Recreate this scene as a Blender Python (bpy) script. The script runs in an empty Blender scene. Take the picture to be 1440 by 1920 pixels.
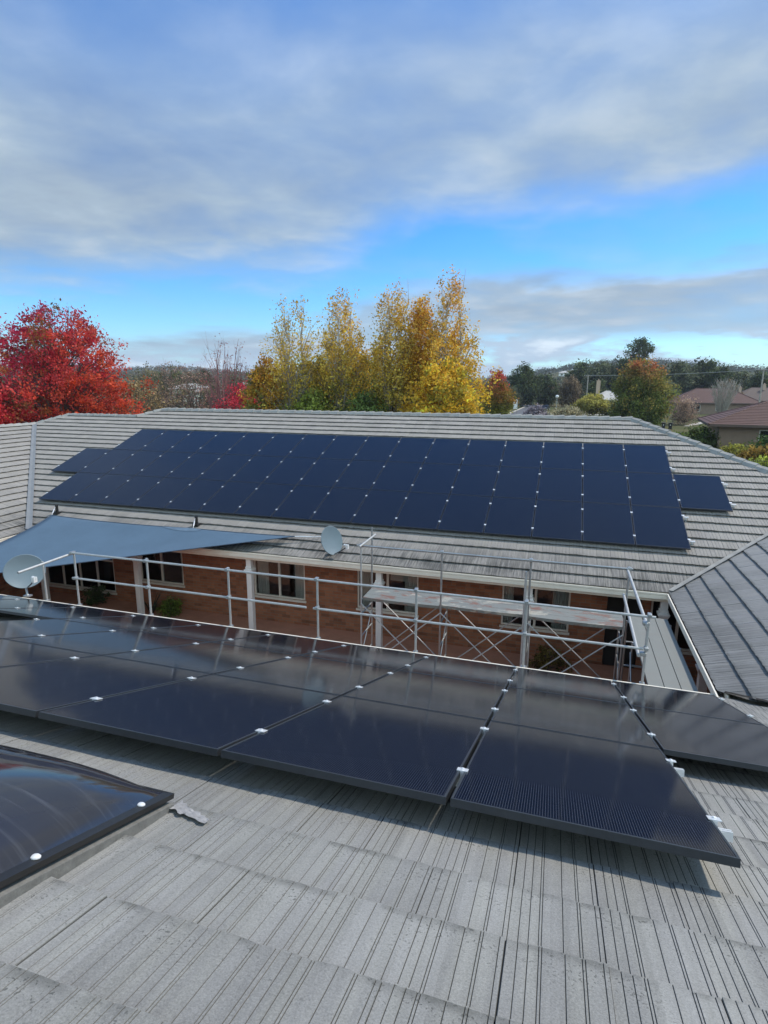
import bpy, bmesh, math, random
import numpy as np
from mathutils import Vector, Matrix

C = bpy.context.scene.collection
R = math.radians
PI = math.pi

# ------------------------------------------------------------------ camera
CAMZ = 6.6
cam = bpy.data.cameras.new('camera')
camo = bpy.data.objects.new('camera', cam)
C.objects.link(camo)
RM = [[0.9559180543, -0.2858379275, -0.0672112540],
      [0.2935869017, 0.9344723770, 0.2014152621],
      [0.0052349392, -0.2122688293, 0.9771972879]]
m = Matrix.Identity(4)
for i in range(3):
    m[i][0] = RM[i][0]; m[i][1] = RM[i][2]; m[i][2] = -RM[i][1]
m[0][3], m[1][3], m[2][3] = 0, 0, CAMZ
camo.matrix_world = m
cam.sensor_fit = 'VERTICAL'
cam.angle_y = 2 * math.atan(960 / 1093.77)
cam.clip_start = 0.05
cam.clip_end = 12000
bpy.context.scene.camera = camo

# ------------------------------------------------------------------ light
SUN = Vector((0.49, 0.42, 0.75)).normalized()
sl = bpy.data.lights.new('sun', 'SUN')
sl.energy = 2.3
sl.angle = R(2.6)
sl.color = (1.0, 0.93, 0.82)
so = bpy.data.objects.new('sun', sl)
C.objects.link(so)
so.location = SUN * 60
so.rotation_euler = SUN.to_track_quat('Z', 'Y').to_euler()

sc = bpy.context.scene
sc.view_settings.view_transform = 'Standard'
sc.view_settings.look = 'None'
sc.view_settings.exposure = 0.72
sc.view_settings.gamma = 1.0
sc.view_settings.use_curve_mapping = False


class NT:
    """tiny node helper"""
    def __init__(self, tree):
        self.t = tree
        tree.nodes.clear()

    def n(self, typ, inp=None, **props):
        nd = self.t.nodes.new(typ)
        for k, v in props.items():
            setattr(nd, k, v)
        if inp:
            for k, v in inp.items():
                s = nd.inputs[k]
                if isinstance(v, bpy.types.NodeSocket):
                    self.t.links.new(v, s)
                else:
                    s.default_value = v
        return nd

    def math(self, op, a, b=0.0, c=0.0, clamp=False):
        return self.n('ShaderNodeMath', {0: a, 1: b, 2: c}, operation=op, use_clamp=clamp).outputs[0]

    def mix(self, f, a, b, bt='MIX'):
        nd = self.n('ShaderNodeMix', {0: f}, data_type='RGBA', blend_type=bt)
        for k, v in ((6, a), (7, b)):
            s = nd.inputs[k]
            if isinstance(v, bpy.types.NodeSocket):
                self.t.links.new(v, s)
            else:
                s.default_value = (*v, 1) if len(v) == 3 else v
        return nd.outputs[2]

    def ramp(self, f, stops, interp='LINEAR'):
        nd = self.n('ShaderNodeValToRGB', {0: f})
        cr = nd.color_ramp
        cr.interpolation = interp
        while len(cr.elements) < len(stops):
            cr.elements.new(0.5)
        for e, (p, c) in zip(cr.elements, stops):
            e.position = p
            e.color = (c, c, c, 1) if isinstance(c, (int, float)) else (*c, 1)
        return nd.outputs[0]

    def noise(self, vec, scale, detail=3, rough=0.5, dist=0.0):
        nd = self.n('ShaderNodeTexNoise', {'Scale': scale, 'Detail': detail, 'Roughness': rough, 'Distortion': dist})
        if vec is not None:
            self.t.links.new(vec, nd.inputs['Vector'])
        return nd.outputs[0]

    def maprange(self, v, a, b, c=0.0, d=1.0, smooth=True):
        nd = self.n('ShaderNodeMapRange', {0: v, 1: a, 2: b, 3: c, 4: d}, interpolation_type='SMOOTHSTEP' if smooth else 'LINEAR')
        return nd.outputs[0]


# ------------------------------------------------------------------ sky
w = bpy.data.worlds.new('World')
sc.world = w
w.use_nodes = True
N = NT(w.node_tree)
tc = N.n('ShaderNodeTexCoord')
nish = N.n('ShaderNodeTexSky', sky_type='NISHITA', sun_disc=False, sun_elevation=math.asin(SUN.z),
           sun_rotation=math.atan2(SUN.x, SUN.y), altitude=600, air_density=1.0, dust_density=0.4, ozone_density=2.0)
sep = N.n('ShaderNodeSeparateXYZ', {0: tc.outputs['Generated']})
dx, dy, dz = sep.outputs
el = N.math('MULTIPLY', N.math('ARCSINE', dz), 57.2958)
az = N.math('MULTIPLY', N.math('ARCTAN2', dx, dy), 57.2958)
den = N.math('ADD', N.math('MAXIMUM', dz, 0.0), 0.10)
cp = N.n('ShaderNodeCombineXYZ', {0: N.math('DIVIDE', dx, den), 1: N.math('DIVIDE', dy, den), 2: 0.0}).outputs[0]
n1 = N.noise(cp, 0.75, 5, 0.52, 0.3)
n2 = N.noise(cp, 2.3, 6, 0.55, 0.2)
n3 = N.noise(cp, 0.38, 3, 0.5)
cumv = N.n('ShaderNodeCombineXYZ', {0: N.math('MULTIPLY', az, 0.11), 1: N.math('MULTIPLY', el, 0.42), 2: 3.0}).outputs[0]
n4 = N.noise(cumv, 1.0, 6, 0.55)
# where the clear band between the two cloud decks runs
gap = N.math('ADD', N.maprange(az, -46, -27, 5.0, 7.4), N.maprange(az, -28, -11, 0.0, 4.4))
elp = N.math('ADD', el, N.math('ADD', N.math('MULTIPLY', N.math('SUBTRACT', n1, 0.5), 7.0), N.math('MULTIPLY', N.math('SUBTRACT', n2, 0.5), 3.0)))
t = N.math('SUBTRACT', elp, gap)
tn = N.math('DIVIDE', N.math('ADD', t, 20.0), 80.0)          # -20..60 -> 0..1
P = lambda d: (d + 20) / 80
cov = N.ramp(tn, [(P(-12), 0.88), (P(-3.2), 0.90), (P(-1.5), 0.08), (P(1.5), 0.10), (P(5.4), 0.84), (P(8), 0.92), (P(14), 0.80), (P(21), 0.42), (P(29), 0.18), (P(50), 0.26)])
cov = N.math('ADD', cov, N.math('MULTIPLY', N.math('SUBTRACT', n3, 0.5), 1.2), clamp=True)
cov = N.math('ADD', cov, N.math('MULTIPLY', N.math('SUBTRACT', n2, 0.5), 0.6), clamp=True)
# low strip: pale sky with small bright cumulus
lowc = N.math('MULTIPLY', N.maprange(n4, 0.42, 0.54), 0.92)
low = N.maprange(N.math('ADD', el, N.maprange(az, -26, -8, 1.7, 0.0)), 3.2, 5.4, 1.0, 0.0)
cov = N.mix(low, N.n('ShaderNodeCombineXYZ', {0: cov, 1: cov, 2: cov}).outputs[0], N.n('ShaderNodeCombineXYZ', {0: lowc, 1: lowc, 2: lowc}).outputs[0])
shade = N.math('ADD', N.math('MULTIPLY', N.math('SUBTRACT', n2, 0.5), 0.9), N.math('MULTIPLY', N.math('SUBTRACT', n1, 0.5), 1.0))
shade = N.math('ADD', shade, 0.5, clamp=True)
ccol = N.ramp(shade, [(0.10, (1.5, 1.95, 2.7)), (0.5, (2.45, 3.12, 3.85)), (0.85, (4.0, 4.65, 5.3))])
lowcol = N.ramp(n4, [(0.42, (2.7, 3.4, 4.5)), (0.56, (3.4, 4.1, 5.1)), (0.66, (6.2, 6.7, 7.2))])
ccol = N.mix(low, ccol, lowcol)
hs = N.n('ShaderNodeHueSaturation', {'Saturation': 1.42, 'Value': 1.0, 'Color': nish.outputs[0]}).outputs[0]
skyb = N.mix(1.0, hs, (0.72, 1.04, 1.26), 'MULTIPLY')
# added fill light: unseen clouds behind the camera and sunward brightened for the courtyard
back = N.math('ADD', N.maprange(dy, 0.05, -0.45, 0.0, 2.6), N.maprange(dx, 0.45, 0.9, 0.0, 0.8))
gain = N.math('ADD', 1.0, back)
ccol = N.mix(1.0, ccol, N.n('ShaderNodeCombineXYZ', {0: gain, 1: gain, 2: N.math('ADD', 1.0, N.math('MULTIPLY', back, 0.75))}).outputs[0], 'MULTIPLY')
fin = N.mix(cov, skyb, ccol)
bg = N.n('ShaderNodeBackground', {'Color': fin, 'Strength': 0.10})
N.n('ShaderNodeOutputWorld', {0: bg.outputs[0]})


# ------------------------------------------------------------------ materials
MATS = {}


def material(name):
    mt = bpy.data.materials.new(name)
    mt.use_nodes = True
    MATS[name] = mt
    return NT(mt.node_tree)


def finish(N, col, rough=0.6, metal=0.0, spec=0.5, bump=None, bstr=0.3, bdist=0.01, **kw):
    p = N.n('ShaderNodeBsdfPrincipled')
    ins = {'Base Color': col, 'Roughness': rough, 'Metallic': metal, 'Specular IOR Level': spec}
    ins.update(kw)
    for k, v in ins.items():
        if isinstance(v, bpy.types.NodeSocket):
            N.t.links.new(v, p.inputs[k])
        elif isinstance(v, tuple):
            p.inputs[k].default_value = (*v, 1) if len(v) == 3 else v
        else:
            p.inputs[k].default_value = v
    if bump is not None:
        b = N.n('ShaderNodeBump', {'Strength': bstr, 'Distance': bdist, 'Height': bump})
        N.t.links.new(b.outputs[0], p.inputs['Normal'])
    N.n('ShaderNodeOutputMaterial', {0: p.outputs[0]})


def simple(name, col, rough=0.6, metal=0.0, var=0.25, scale=6.0, spec=0.5, bstr=0.1):
    N = material(name)
    tc = N.n('ShaderNodeTexCoord').outputs['Object']
    n = N.noise(tc, scale, 5, 0.6)
    n2 = N.noise(tc, scale * 9, 3, 0.6)
    f = N.math('ADD', N.math('MULTIPLY', n, 0.7), N.math('MULTIPLY', n2, 0.3))
    lo = tuple(c * (1 - var) for c in col)
    hi = tuple(min(1, c * (1 + var)) for c in col)
    finish(N, N.ramp(f, [(0.3, lo), (0.7, hi)]), rough, metal, spec, n2, bstr, 0.004)
    return MATS[name]


def tile_mat(name, base, s0, u0, grime=0.5, var=0.13, gk=0.35):
    N = material(name)
    tc = N.n('ShaderNodeTexCoord').outputs['Object']
    sp = N.n('ShaderNodeSeparateXYZ', {0: tc})
    x, y, z = sp.outputs
    ix = N.math('FLOOR', N.math('DIVIDE', N.math('SUBTRACT', x, u0), 0.3))
    iy = N.math('FLOOR', N.math('DIVIDE', N.math('SUBTRACT', y, s0), 0.335))
    fy = N.math('FRACT', N.math('DIVIDE', N.math('SUBTRACT', y, s0), 0.335))
    wn = N.n('ShaderNodeTexWhiteNoise', {'Vector': N.n('ShaderNodeCombineXYZ', {0: ix, 1: iy, 2: 0.0}).outputs[0]}, noise_dimensions='3D').outputs[0]
    big = N.noise(tc, 0.9, 4, 0.55)
    mid = N.noise(tc, 7.0, 5, 0.6)
    fine = N.noise(tc, 170.0, 3, 0.75)
    st = N.n('ShaderNodeMapping', {0: tc, 3: (26.0, 1.6, 1.0)}).outputs[0]
    streak = N.noise(st, 1.0, 4, 0.6)
    k = N.math('ADD', N.math('MULTIPLY', N.math('SUBTRACT', wn, 0.5), var),
               N.math('ADD', N.math('MULTIPLY', N.math('SUBTRACT', big, 0.5), 0.35), N.math('MULTIPLY', N.math('SUBTRACT', mid, 0.5), 0.30)))
    k = N.math('ADD', k, N.math('MULTIPLY', N.math('SUBTRACT', fine, 0.5), 1.15))
    k = N.math('ADD', k, N.math('MULTIPLY', N.math('SUBTRACT', streak, 0.5), 0.5))
    k = N.math('ADD', k, 1.0)
    strips = N.noise(N.n('ShaderNodeMapping', {0: tc, 3: (14.0, 0.8, 1.0)}).outputs[0], 1.0, 2, 0.5)
    cA = N.mix(N.maprange(strips, 0.35, 0.65), base, (base[0] * 0.95, base[1] * 0.95, base[2] * 0.98))
    col = N.mix(1.0, cA, N.n('ShaderNodeCombineXYZ', {0: k, 1: k, 2: k}).outputs[0], 'MULTIPLY')
    # lichen and dirt: dark specks on the lower part of each tile, grime rising from the gutter
    spk = N.noise(tc, 105.0, 2, 0.5)
    dens = N.math('MULTIPLY', N.maprange(mid, 0.40, 0.60), N.maprange(fy, 0.05, 0.75, 1.0, 0.22))
    spk = N.math('MULTIPLY', N.maprange(spk, 0.60, 0.66), dens)
    col = N.mix(N.math('MULTIPLY', spk, 0.75), col, (0.045, 0.047, 0.040))
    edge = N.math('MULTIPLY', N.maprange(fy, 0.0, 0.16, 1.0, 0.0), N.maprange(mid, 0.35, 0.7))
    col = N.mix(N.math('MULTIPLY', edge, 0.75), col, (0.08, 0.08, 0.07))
    gr = N.math('MULTIPLY', N.maprange(y, 0.1, 1.7, 1.0, 0.0), N.maprange(N.math('ADD', N.math('MULTIPLY', streak, 0.6), N.math('MULTIPLY', big, 0.5)), 0.42, 0.68))
    col = N.mix(N.math('MULTIPLY', gr, grime), col, (0.055, 0.055, 0.050))
    gv = N.n('ShaderNodeAttribute', attribute_name='groove').outputs['Fac']
    col = N.mix(N.math('MULTIPLY', N.maprange(gv, 0.0, 0.6), gk), col, (0.070, 0.070, 0.064))
    bump = N.math('ADD', N.math('MULTIPLY', fine, 0.6), N.math('MULTIPLY', mid, 0.4))
    finish(N, col, 0.85, 0.0, 0.3, bump, 0.35, 0.004)
    return MATS[name]


tile_near = tile_mat('tile_near', (0.268, 0.262, 0.235), -0.18, -0.066, 0.3, 0.20, 0.9)
tile_far = tile_mat('tile_far', (0.318, 0.294, 0.258), -0.067, 0.0, 0.85)
tile_side = tile_mat('tile_side', (0.255, 0.252, 0.24), -0.064, 0.0, 0.6)
tile_back = simple('tile_back', (0.33, 0.32, 0.30), 0.85, 0, 0.2, 3)
capm = simple('ridge_cap', (0.30, 0.29, 0.265), 0.85, 0, 0.25, 4, bstr=0.3)
zinc = simple('valley_zinc', (0.24, 0.245, 0.24), 0.6, 0.2, 0.12, 3)
cream = simple('cream_paint', (0.80, 0.74, 0.62), 0.55, 0, 0.09, 3)
white = simple('white_paint', (0.78, 0.76, 0.72), 0.5, 0, 0.06, 2)
framew = simple('window_frame', (0.74, 0.70, 0.61), 0.5, 0, 0.08, 3)
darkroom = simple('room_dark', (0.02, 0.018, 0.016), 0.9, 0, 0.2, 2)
soffit = simple('soffit', (0.42, 0.39, 0.34), 0.7, 0, 0.08, 1)
debris = simple('gutter_debris', (0.035, 0.03, 0.024), 0.95, 0, 0.4, 14)
galv = simple('galvanised', (0.40, 0.415, 0.41), 0.42, 0.65, 0.22, 10)
galvpale = simple('galvanised_pale', (0.46, 0.465, 0.45), 0.5, 0.35, 0.18, 12)
alu = simple('clamp_aluminium', (0.80, 0.80, 0.79), 0.35, 0.4, 0.05, 20)
blackframe = simple('panel_frame', (0.042, 0.046, 0.052), 0.36, 0.3, 0.15, 20, bstr=0.02)
backsheet = simple('backsheet', (0.02, 0.02, 0.022), 0.6, 0, 0.1, 4)
dishm = simple('dish_paint', (0.17, 0.222, 0.245), 0.45, 0.1, 0.07, 4)
dishdark = simple('dish_arm', (0.06, 0.065, 0.07), 0.5, 0.3, 0.2, 10)
plastic = simple('lnb_plastic', (0.70, 0.70, 0.68), 0.45, 0, 0.05, 10)
sailm = simple('sail_cloth', (0.092, 0.145, 0.20), 0.8, 0, 0.09, 1.2, 0.2, bstr=0.15)
blackm = simple('black_rim', (0.016, 0.015, 0.014), 0.4, 0, 0.2, 10)
leadm = simple('lead_flashing', (0.16, 0.155, 0.14), 0.7, 0.0, 0.35, 25, bstr=0.8)
mortar = simple('mortar_patch', (0.31, 0.30, 0.29), 0.9, 0, 0.35, 30, bstr=0.8)
paving = simple('red_paving', (0.45, 0.215, 0.14), 0.8, 0, 0.18, 2.5)
asphalt = simple('asphalt', (0.10, 0.10, 0.105), 0.9, 0, 0.12, 0.6)
concrete = simple('concrete', (0.46, 0.42, 0.35), 0.85, 0, 0.12, 0.8)
bark = simple('bark', (0.13, 0.10, 0.08), 0.9, 0, 0.35, 5)
palebark = simple('pale_bark', (0.36, 0.32, 0.27), 0.85, 0, 0.4, 3)
redroof = simple('terracotta_roof', (0.098, 0.044, 0.034), 0.8, 0, 0.22, 2)
brownroof = simple('brown_roof', (0.115, 0.078, 0.062), 0.8, 0, 0.2, 2)
greyroof = simple('greyish_roof', (0.17, 0.13, 0.105), 0.8, 0, 0.15, 2)
paleroof = simple('pale_roof', (0.50, 0.46, 0.42), 0.7, 0, 0.15, 1)
binm = simple('bin_plastic', (0.012, 0.013, 0.015), 0.45, 0, 0.2, 6)
carpaint_d = simple('dark_car_paint', (0.03, 0.032, 0.045), 0.25, 0.3, 0.1, 2, bstr=0)
carpaint_w = simple('white_car_paint', (0.75, 0.76, 0.77), 0.25, 0.0, 0.03, 2, bstr=0)
rubber = simple('rubber', (0.015, 0.015, 0.015), 0.8, 0, 0.1, 6)
glassd = simple('dark_glass', (0.012, 0.014, 0.017), 0.06, 0, 0.2, 2, 0.6, bstr=0)
lampglobe = simple('lamp_globe', (0.82, 0.82, 0.80), 0.3, 0, 0.03, 2)
wood = simple('weathered_wood', (0.20, 0.16, 0.12), 0.85, 0, 0.25, 4)
fencem = simple('black_fence', (0.012, 0.012, 0.013), 0.5, 0.2, 0.1, 5)
tan = simple('tan_render', (0.50, 0.36, 0.26), 0.8, 0, 0.1, 3)


def brick_mat(name, c1, c2, mort, sx=0.24, sy=0.086):
    N = material(name)
    tc = N.n('ShaderNodeTexCoord').outputs['Object']
    sp = N.n('ShaderNodeSeparateXYZ', {0: tc})
    v = N.n('ShaderNodeCombineXYZ', {0: N.math('ADD', sp.outputs[0], sp.outputs[1]), 1: sp.outputs[2], 2: 0.0}).outputs[0]
    b = N.n('ShaderNodeTexBrick', {'Vector': v, 'Color1': (*c1, 1), 'Color2': (*c2, 1), 'Mortar': (*mort, 1), 'Scale': 1.0,
                                   'Mortar Size': 0.008, 'Mortar Smooth': 0.2, 'Bias': 0.0, 'Brick Width': sx, 'Row Height': sy})
    n = N.noise(tc, 3.0, 4, 0.6)
    iz = N.math('FLOOR', N.math('DIVIDE', sp.outputs[2], sy))
    odd = N.math('MULTIPLY', N.math('FLOORED_MODULO', iz, 2.0), 0.5)
    ix = N.math('FLOOR', N.math('ADD', N.math('DIVIDE', N.math('ADD', sp.outputs[0], sp.outputs[1]), sx), odd))
    wn = N.n('ShaderNodeTexWhiteNoise', {'Vector': N.n('ShaderNodeCombineXYZ', {0: ix, 1: iz, 2: 0.0}).outputs[0]}, noise_dimensions='3D').outputs[0]
    col = N.mix(N.math('MULTIPLY', N.maprange(wn, 0.62, 0.9), 0.45), b.outputs[0], (c1[0] * 0.25, c1[1] * 0.28, c1[2] * 0.35))
    k = N.math('ADD', 0.72, N.math('MULTIPLY', n, 0.56))
    col = N.mix(1.0, col, N.n('ShaderNodeCombineXYZ', {0: k, 1: k, 2: k}).outputs[0], 'MULTIPLY')
    finish(N, col, 0.85, 0, 0.3, b.outputs['Fac'], -0.3, 0.006)
    return MATS[name]


brick = brick_mat('brown_brick', (0.42, 0.175, 0.09), (0.32, 0.122, 0.062), (0.26, 0.185, 0.13))
taupe = simple('taupe_brick', (0.25, 0.175, 0.125), 0.85, 0, 0.14, 1.5)

# solar glass: black cells with fine wires along the slope
N = material('solar_glass')
tc = N.n('ShaderNodeTexCoord').outputs['Object']
sp = N.n('ShaderNodeSeparateXYZ', {0: tc})
fx = N.math('FRACT', N.math('DIVIDE', sp.outputs[0], 0.01135))
wire = N.math('SUBTRACT', 1.0, N.maprange(N.math('ABSOLUTE', N.math('SUBTRACT', fx, 0.5)), 0.04, 0.10))
cx = N.math('ABSOLUTE', N.math('SUBTRACT', N.math('FRACT', N.math('DIVIDE', N.math('SUBTRACT', sp.outputs[0], 0.022), 0.182)), 0.5))
cy = N.math('ABSOLUTE', N.math('SUBTRACT', N.math('FRACT', N.math('DIVIDE', N.math('SUBTRACT', sp.outputs[1], 0.03), 0.0945)), 0.5))
gapx = N.maprange(cx, 0.486, 0.494)
gapy = N.maprange(cy, 0.478, 0.490)
gp = N.math('MAXIMUM', gapx, gapy)
n = N.noise(tc, 2.0, 4, 0.6)
smear = N.noise(N.n('ShaderNodeMapping', {0: tc, 3: (5.0, 0.7, 1)}).outputs[0], 1.5, 5, 0.65)
col = N.mix(n, (0.003, 0.0042, 0.0095), (0.005, 0.007, 0.0145))
col = N.mix(wire, col, (0.078, 0.082, 0.092))
col = N.mix(N.math('MULTIPLY', gp, 0.5), col, (0.012, 0.013, 0.018))
hair = N.noise(N.n('ShaderNodeMapping', {0: tc, 3: (60.0, 1.3, 1)}).outputs[0], 1.0, 2, 0.5)
hair = N.maprange(hair, 0.735, 0.76)
col = N.mix(N.math('MULTIPLY', hair, 0.16), col, (0.22, 0.23, 0.25))
rg = N.math('ADD', 0.04, N.math('MULTIPLY', smear, 0.09))
finish(N, col, rg, 0.0, 0.5, IOR=1.36)
solar = MATS['solar_glass']

# bronze acrylic dome
N = material('acrylic_dome')
tc = N.n('ShaderNodeTexCoord').outputs['Object']
n = N.noise(tc, 3.0, 4, 0.6)
scr = N.noise(N.n('ShaderNodeMapping', {0: tc, 2: (0, 0, R(64)), 3: (2.2, 30.0, 1)}).outputs[0], 1.0, 3, 0.5)
scr = N.maprange(scr, 0.55, 0.76)
col = N.mix(n, (0.020, 0.020, 0.024), (0.032, 0.030, 0.034))
col = N.mix(N.math('MULTIPLY', scr, 0.11), col, (0.30, 0.31, 0.33))
finish(N, col, N.math('ADD', 0.06, N.math('MULTIPLY', scr, 0.12)), 0, 0.6)
dome = MATS['acrylic_dome']

# scaffold plank: galvanised steel with old paint and rust
def plank_mat(name, rust):
    N = material(name)
    tc = N.n('ShaderNodeTexCoord').outputs['Object']
    a = N.noise(N.n('ShaderNodeMapping', {0: tc, 3: (0.45, 1, 1)}).outputs[0], 5.0, 6, 0.7)
    b = N.noise(N.n('ShaderNodeMapping', {0: tc, 1: (7, 3, 1), 3: (0.5, 1, 1)}).outputs[0], 3.2, 6, 0.65)
    c = N.noise(tc, 60.0, 3, 0.7)
    col = N.mix(c, (0.16, 0.166, 0.150), (0.27, 0.276, 0.25))
    col = N.mix(N.math('MULTIPLY', N.maprange(a, 0.50, 0.62), rust * 0.85), col, (0.22, 0.098, 0.065))
    col = N.mix(N.math('MULTIPLY', N.maprange(b, 0.56, 0.62), rust * 0.8), col, (0.42, 0.39, 0.32))
    finish(N, col, 0.6, 0.15, 0.4, c, 0.3, 0.003)
    return MATS[name]


plankm = plank_mat('painted_plank', 1.0)
plankg = plank_mat('plain_plank', 0.06)

# curtain
N = material('curtain_cloth')
tc = N.n('ShaderNodeTexCoord').outputs['Object']
n = N.noise(tc, 8.0, 3, 0.5)
finish(N, N.mix(n, (0.72, 0.72, 0.69), (0.82, 0.82, 0.79)), 0.9, 0, 0.1)
curtain = MATS['curtain_cloth']

# window glass: thin clear pane
N = material('window_glass')
tr = N.n('ShaderNodeBsdfTransparent', {0: (0.80, 0.83, 0.82, 1)})
gl = N.n('ShaderNodeBsdfGlossy', {'Roughness': 0.02})
fr = N.n('ShaderNodeFresnel', {0: 1.5})
mx = N.n('ShaderNodeMixShader', {0: fr.outputs[0], 1: tr.outputs[0], 2: gl.outputs[0]})
N.n('ShaderNodeOutputMaterial', {0: mx.outputs[0]})
winglass = MATS['window_glass']

# foliage: colour per leaf, some light through
def leaf_mat(name, tl=0.48):
    N = material(name)
    at = N.n('ShaderNodeAttribute', attribute_name='Col').outputs[0]
    d = N.n('ShaderNodeBsdfPrincipled', {'Base Color': at, 'Roughness': 0.55, 'Specular IOR Level': 0.25})
    tr = N.n('ShaderNodeBsdfTranslucent', {0: at})
    mx = N.n('ShaderNodeMixShader', {0: tl, 1: d.outputs[0], 2: tr.outputs[0]})
    N.n('ShaderNodeOutputMaterial', {0: mx.outputs[0]})
    return MATS[name]


leafm = leaf_mat('leaves')

# ground
N = material('grass_ground')
tc = N.n('ShaderNodeTexCoord').outputs['Object']
a = N.noise(tc, 0.03, 5, 0.6)
b = N.noise(tc, 0.4, 4, 0.6)
c = N.noise(tc, 6.0, 4, 0.7)
col = N.mix(N.maprange(a, 0.35, 0.65), (0.075, 0.085, 0.028), (0.16, 0.125, 0.065))
col = N.mix(N.maprange(b, 0.4, 0.7, 0.0, 0.6), col, (0.05, 0.065, 0.022))
k = N.math('ADD', 0.6, N.math('MULTIPLY', c, 0.8))
col = N.mix(1.0, col, N.n('ShaderNodeCombineXYZ', {0: k, 1: k, 2: k}).outputs[0], 'MULTIPLY')
finish(N, col, 0.95, 0, 0.1, c, 0.5, 0.05)
grass = MATS['grass_ground']


# ------------------------------------------------------------------ mesh helpers
class MB:
    def __init__(self):
        self.v = []
        self.f = []

    def quadloop(self, rings, closed=True, cap=True):
        """rings: list of lists of points, joined ring to ring"""
        b = len(self.v)
        n = len(rings[0])
        for r in rings:
            self.v.extend([tuple(p) for p in r])
        for i in range(len(rings) - 1):
            for j in range(n if closed else n - 1):
                k = (j + 1) % n
                self.f.append((b + i * n + j, b + i * n + k, b + (i + 1) * n + k, b + (i + 1) * n + j))
        if cap and closed:
            self.f.append(tuple(b + j for j in range(n))[::-1])
            self.f.append(tuple(b + (len(rings) - 1) * n + j for j in range(n)))
        return self

    def box(self, x0, x1, y0, y1, z0, z1, M=None):
        pts = [(x0, y0, z0), (x1, y0, z0), (x1, y1, z0), (x0, y1, z0)]
        top = [(p[0], p[1], z1) for p in pts]
        if M is not None:
            pts = [M @ Vector(p) for p in pts]
            top = [M @ Vector(p) for p in top]
        return self.quadloop([pts, top])

    def tube(self, p, q, r, n=8, r2=None):
        return self.path([p, q], [r, r if r2 is None else r2], n)

    def path(self, pts, rad, n=8):
        pts = [Vector(p) for p in pts]
        if isinstance(rad, (int, float)):
            rad = [rad] * len(pts)
        rings = []
        for i, p in enumerate(pts):
            a = pts[max(0, i - 1)]
            b = pts[min(len(pts) - 1, i + 1)]
            d = (b - a).normalized()
            u = d.cross(Vector((0, 0, 1)))
            if u.length < 1e-3:
                u = d.cross(Vector((0, 1, 0)))
            u.normalize()
            v = d.cross(u)
            rings.append([p + (u * math.cos(2 * PI * k / n) + v * math.sin(2 * PI * k / n)) * rad[i] for k in range(n)])
        return self.quadloop(rings)

    def prism(self, poly, vec):
        """flat polygon swept along a vector"""
        vec = Vector(vec)
        poly = [Vector(p) for p in poly]
        return self.quadloop([poly, [p + vec for p in poly]])

    def poly(self, pts):
        b = len(self.v)
        self.v.extend([tuple(p) for p in pts])
        self.f.append(tuple(range(b, b + len(pts))))
        return self

    def lathe(self, prof, n=20, M=None):
        rings = []
        for r, z in prof:
            ring = [Vector((r * math.cos(2 * PI * k / n), r * math.sin(2 * PI * k / n), z)) for k in range(n)]
            if M is not None:
                ring = [M @ p for p in ring]
            rings.append(ring)
        return self.quadloop(rings)


def obj(name, mb, mat, parent=None, world=True, smooth=False, bevel=0.0, fix=True):
    me = bpy.data.meshes.new(name)
    me.from_pydata([tuple(v) for v in mb.v], [], mb.f)
    if fix:
        bm = bmesh.new()
        bm.from_mesh(me)
        bmesh.ops.recalc_face_normals(bm, faces=bm.faces)
        if bevel:
            bmesh.ops.bevel(bm, geom=[e for e in bm.edges if len(e.link_faces) == 2 and e.calc_face_angle(0) > 0.6],
                            offset=bevel, segments=2, affect='EDGES', profile=0.6)
        bm.to_mesh(me)
        bm.free()
    me.materials.append(mat)
    if smooth:
        me.polygons.foreach_set('use_smooth', [True] * len(me.polygons))
        try:
            me.set_sharp_from_angle(angle=R(40))
        except Exception:
            pass
    o = bpy.data.objects.new(name, me)
    C.objects.link(o)
    if parent is not None:
        o.parent = parent
        if world:
            o.location = -Vector(parent.location)
    return o


def tag(o, label, cat, group=None):
    o['label'] = label
    o['category'] = cat
    if group:
        o['group'] = group
    return o


def thing(name, label, cat, loc=(0, 0, 0), group=None, rot=None):
    o = bpy.data.objects.new(name, None)
    o.empty_display_size = 0.2
    C.objects.link(o)
    o.location = loc
    if rot:
        o.rotation_euler = rot
    return tag(o, label, cat, group)


def struct(name, mb, mat, **k):
    o = obj(name, mb, mat, **k)
    o['kind'] = 'structure'
    return o


def dup(root, loc, rotz=0.0, scale=1.0, label=None, group=None):
    r = root.copy()
    C.objects.link(r)
    r.location = loc
    r.rotation_euler = (0, 0, rotz)
    r.scale = (scale, scale, scale) if isinstance(scale, (int, float)) else scale
    if label:
        r['label'] = label
    if group:
        r['group'] = group
    for ch in list(root.children):
        c = ch.copy()
        C.objects.link(c)
        c.parent = r
        for g in ch.children:
            d = g.copy()
            C.objects.link(d)
            d.parent = c
    return r


def pol(bearing, dist):
    a = R(bearing)
    return dist * math.sin(a), dist * math.cos(a)


# ------------------------------------------------------------------ terrain, road, sky-side setting
E = 2.46            # eave height of the tiles
T = math.tan(R(20))
rs = np.random.RandomState(7)


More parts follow.
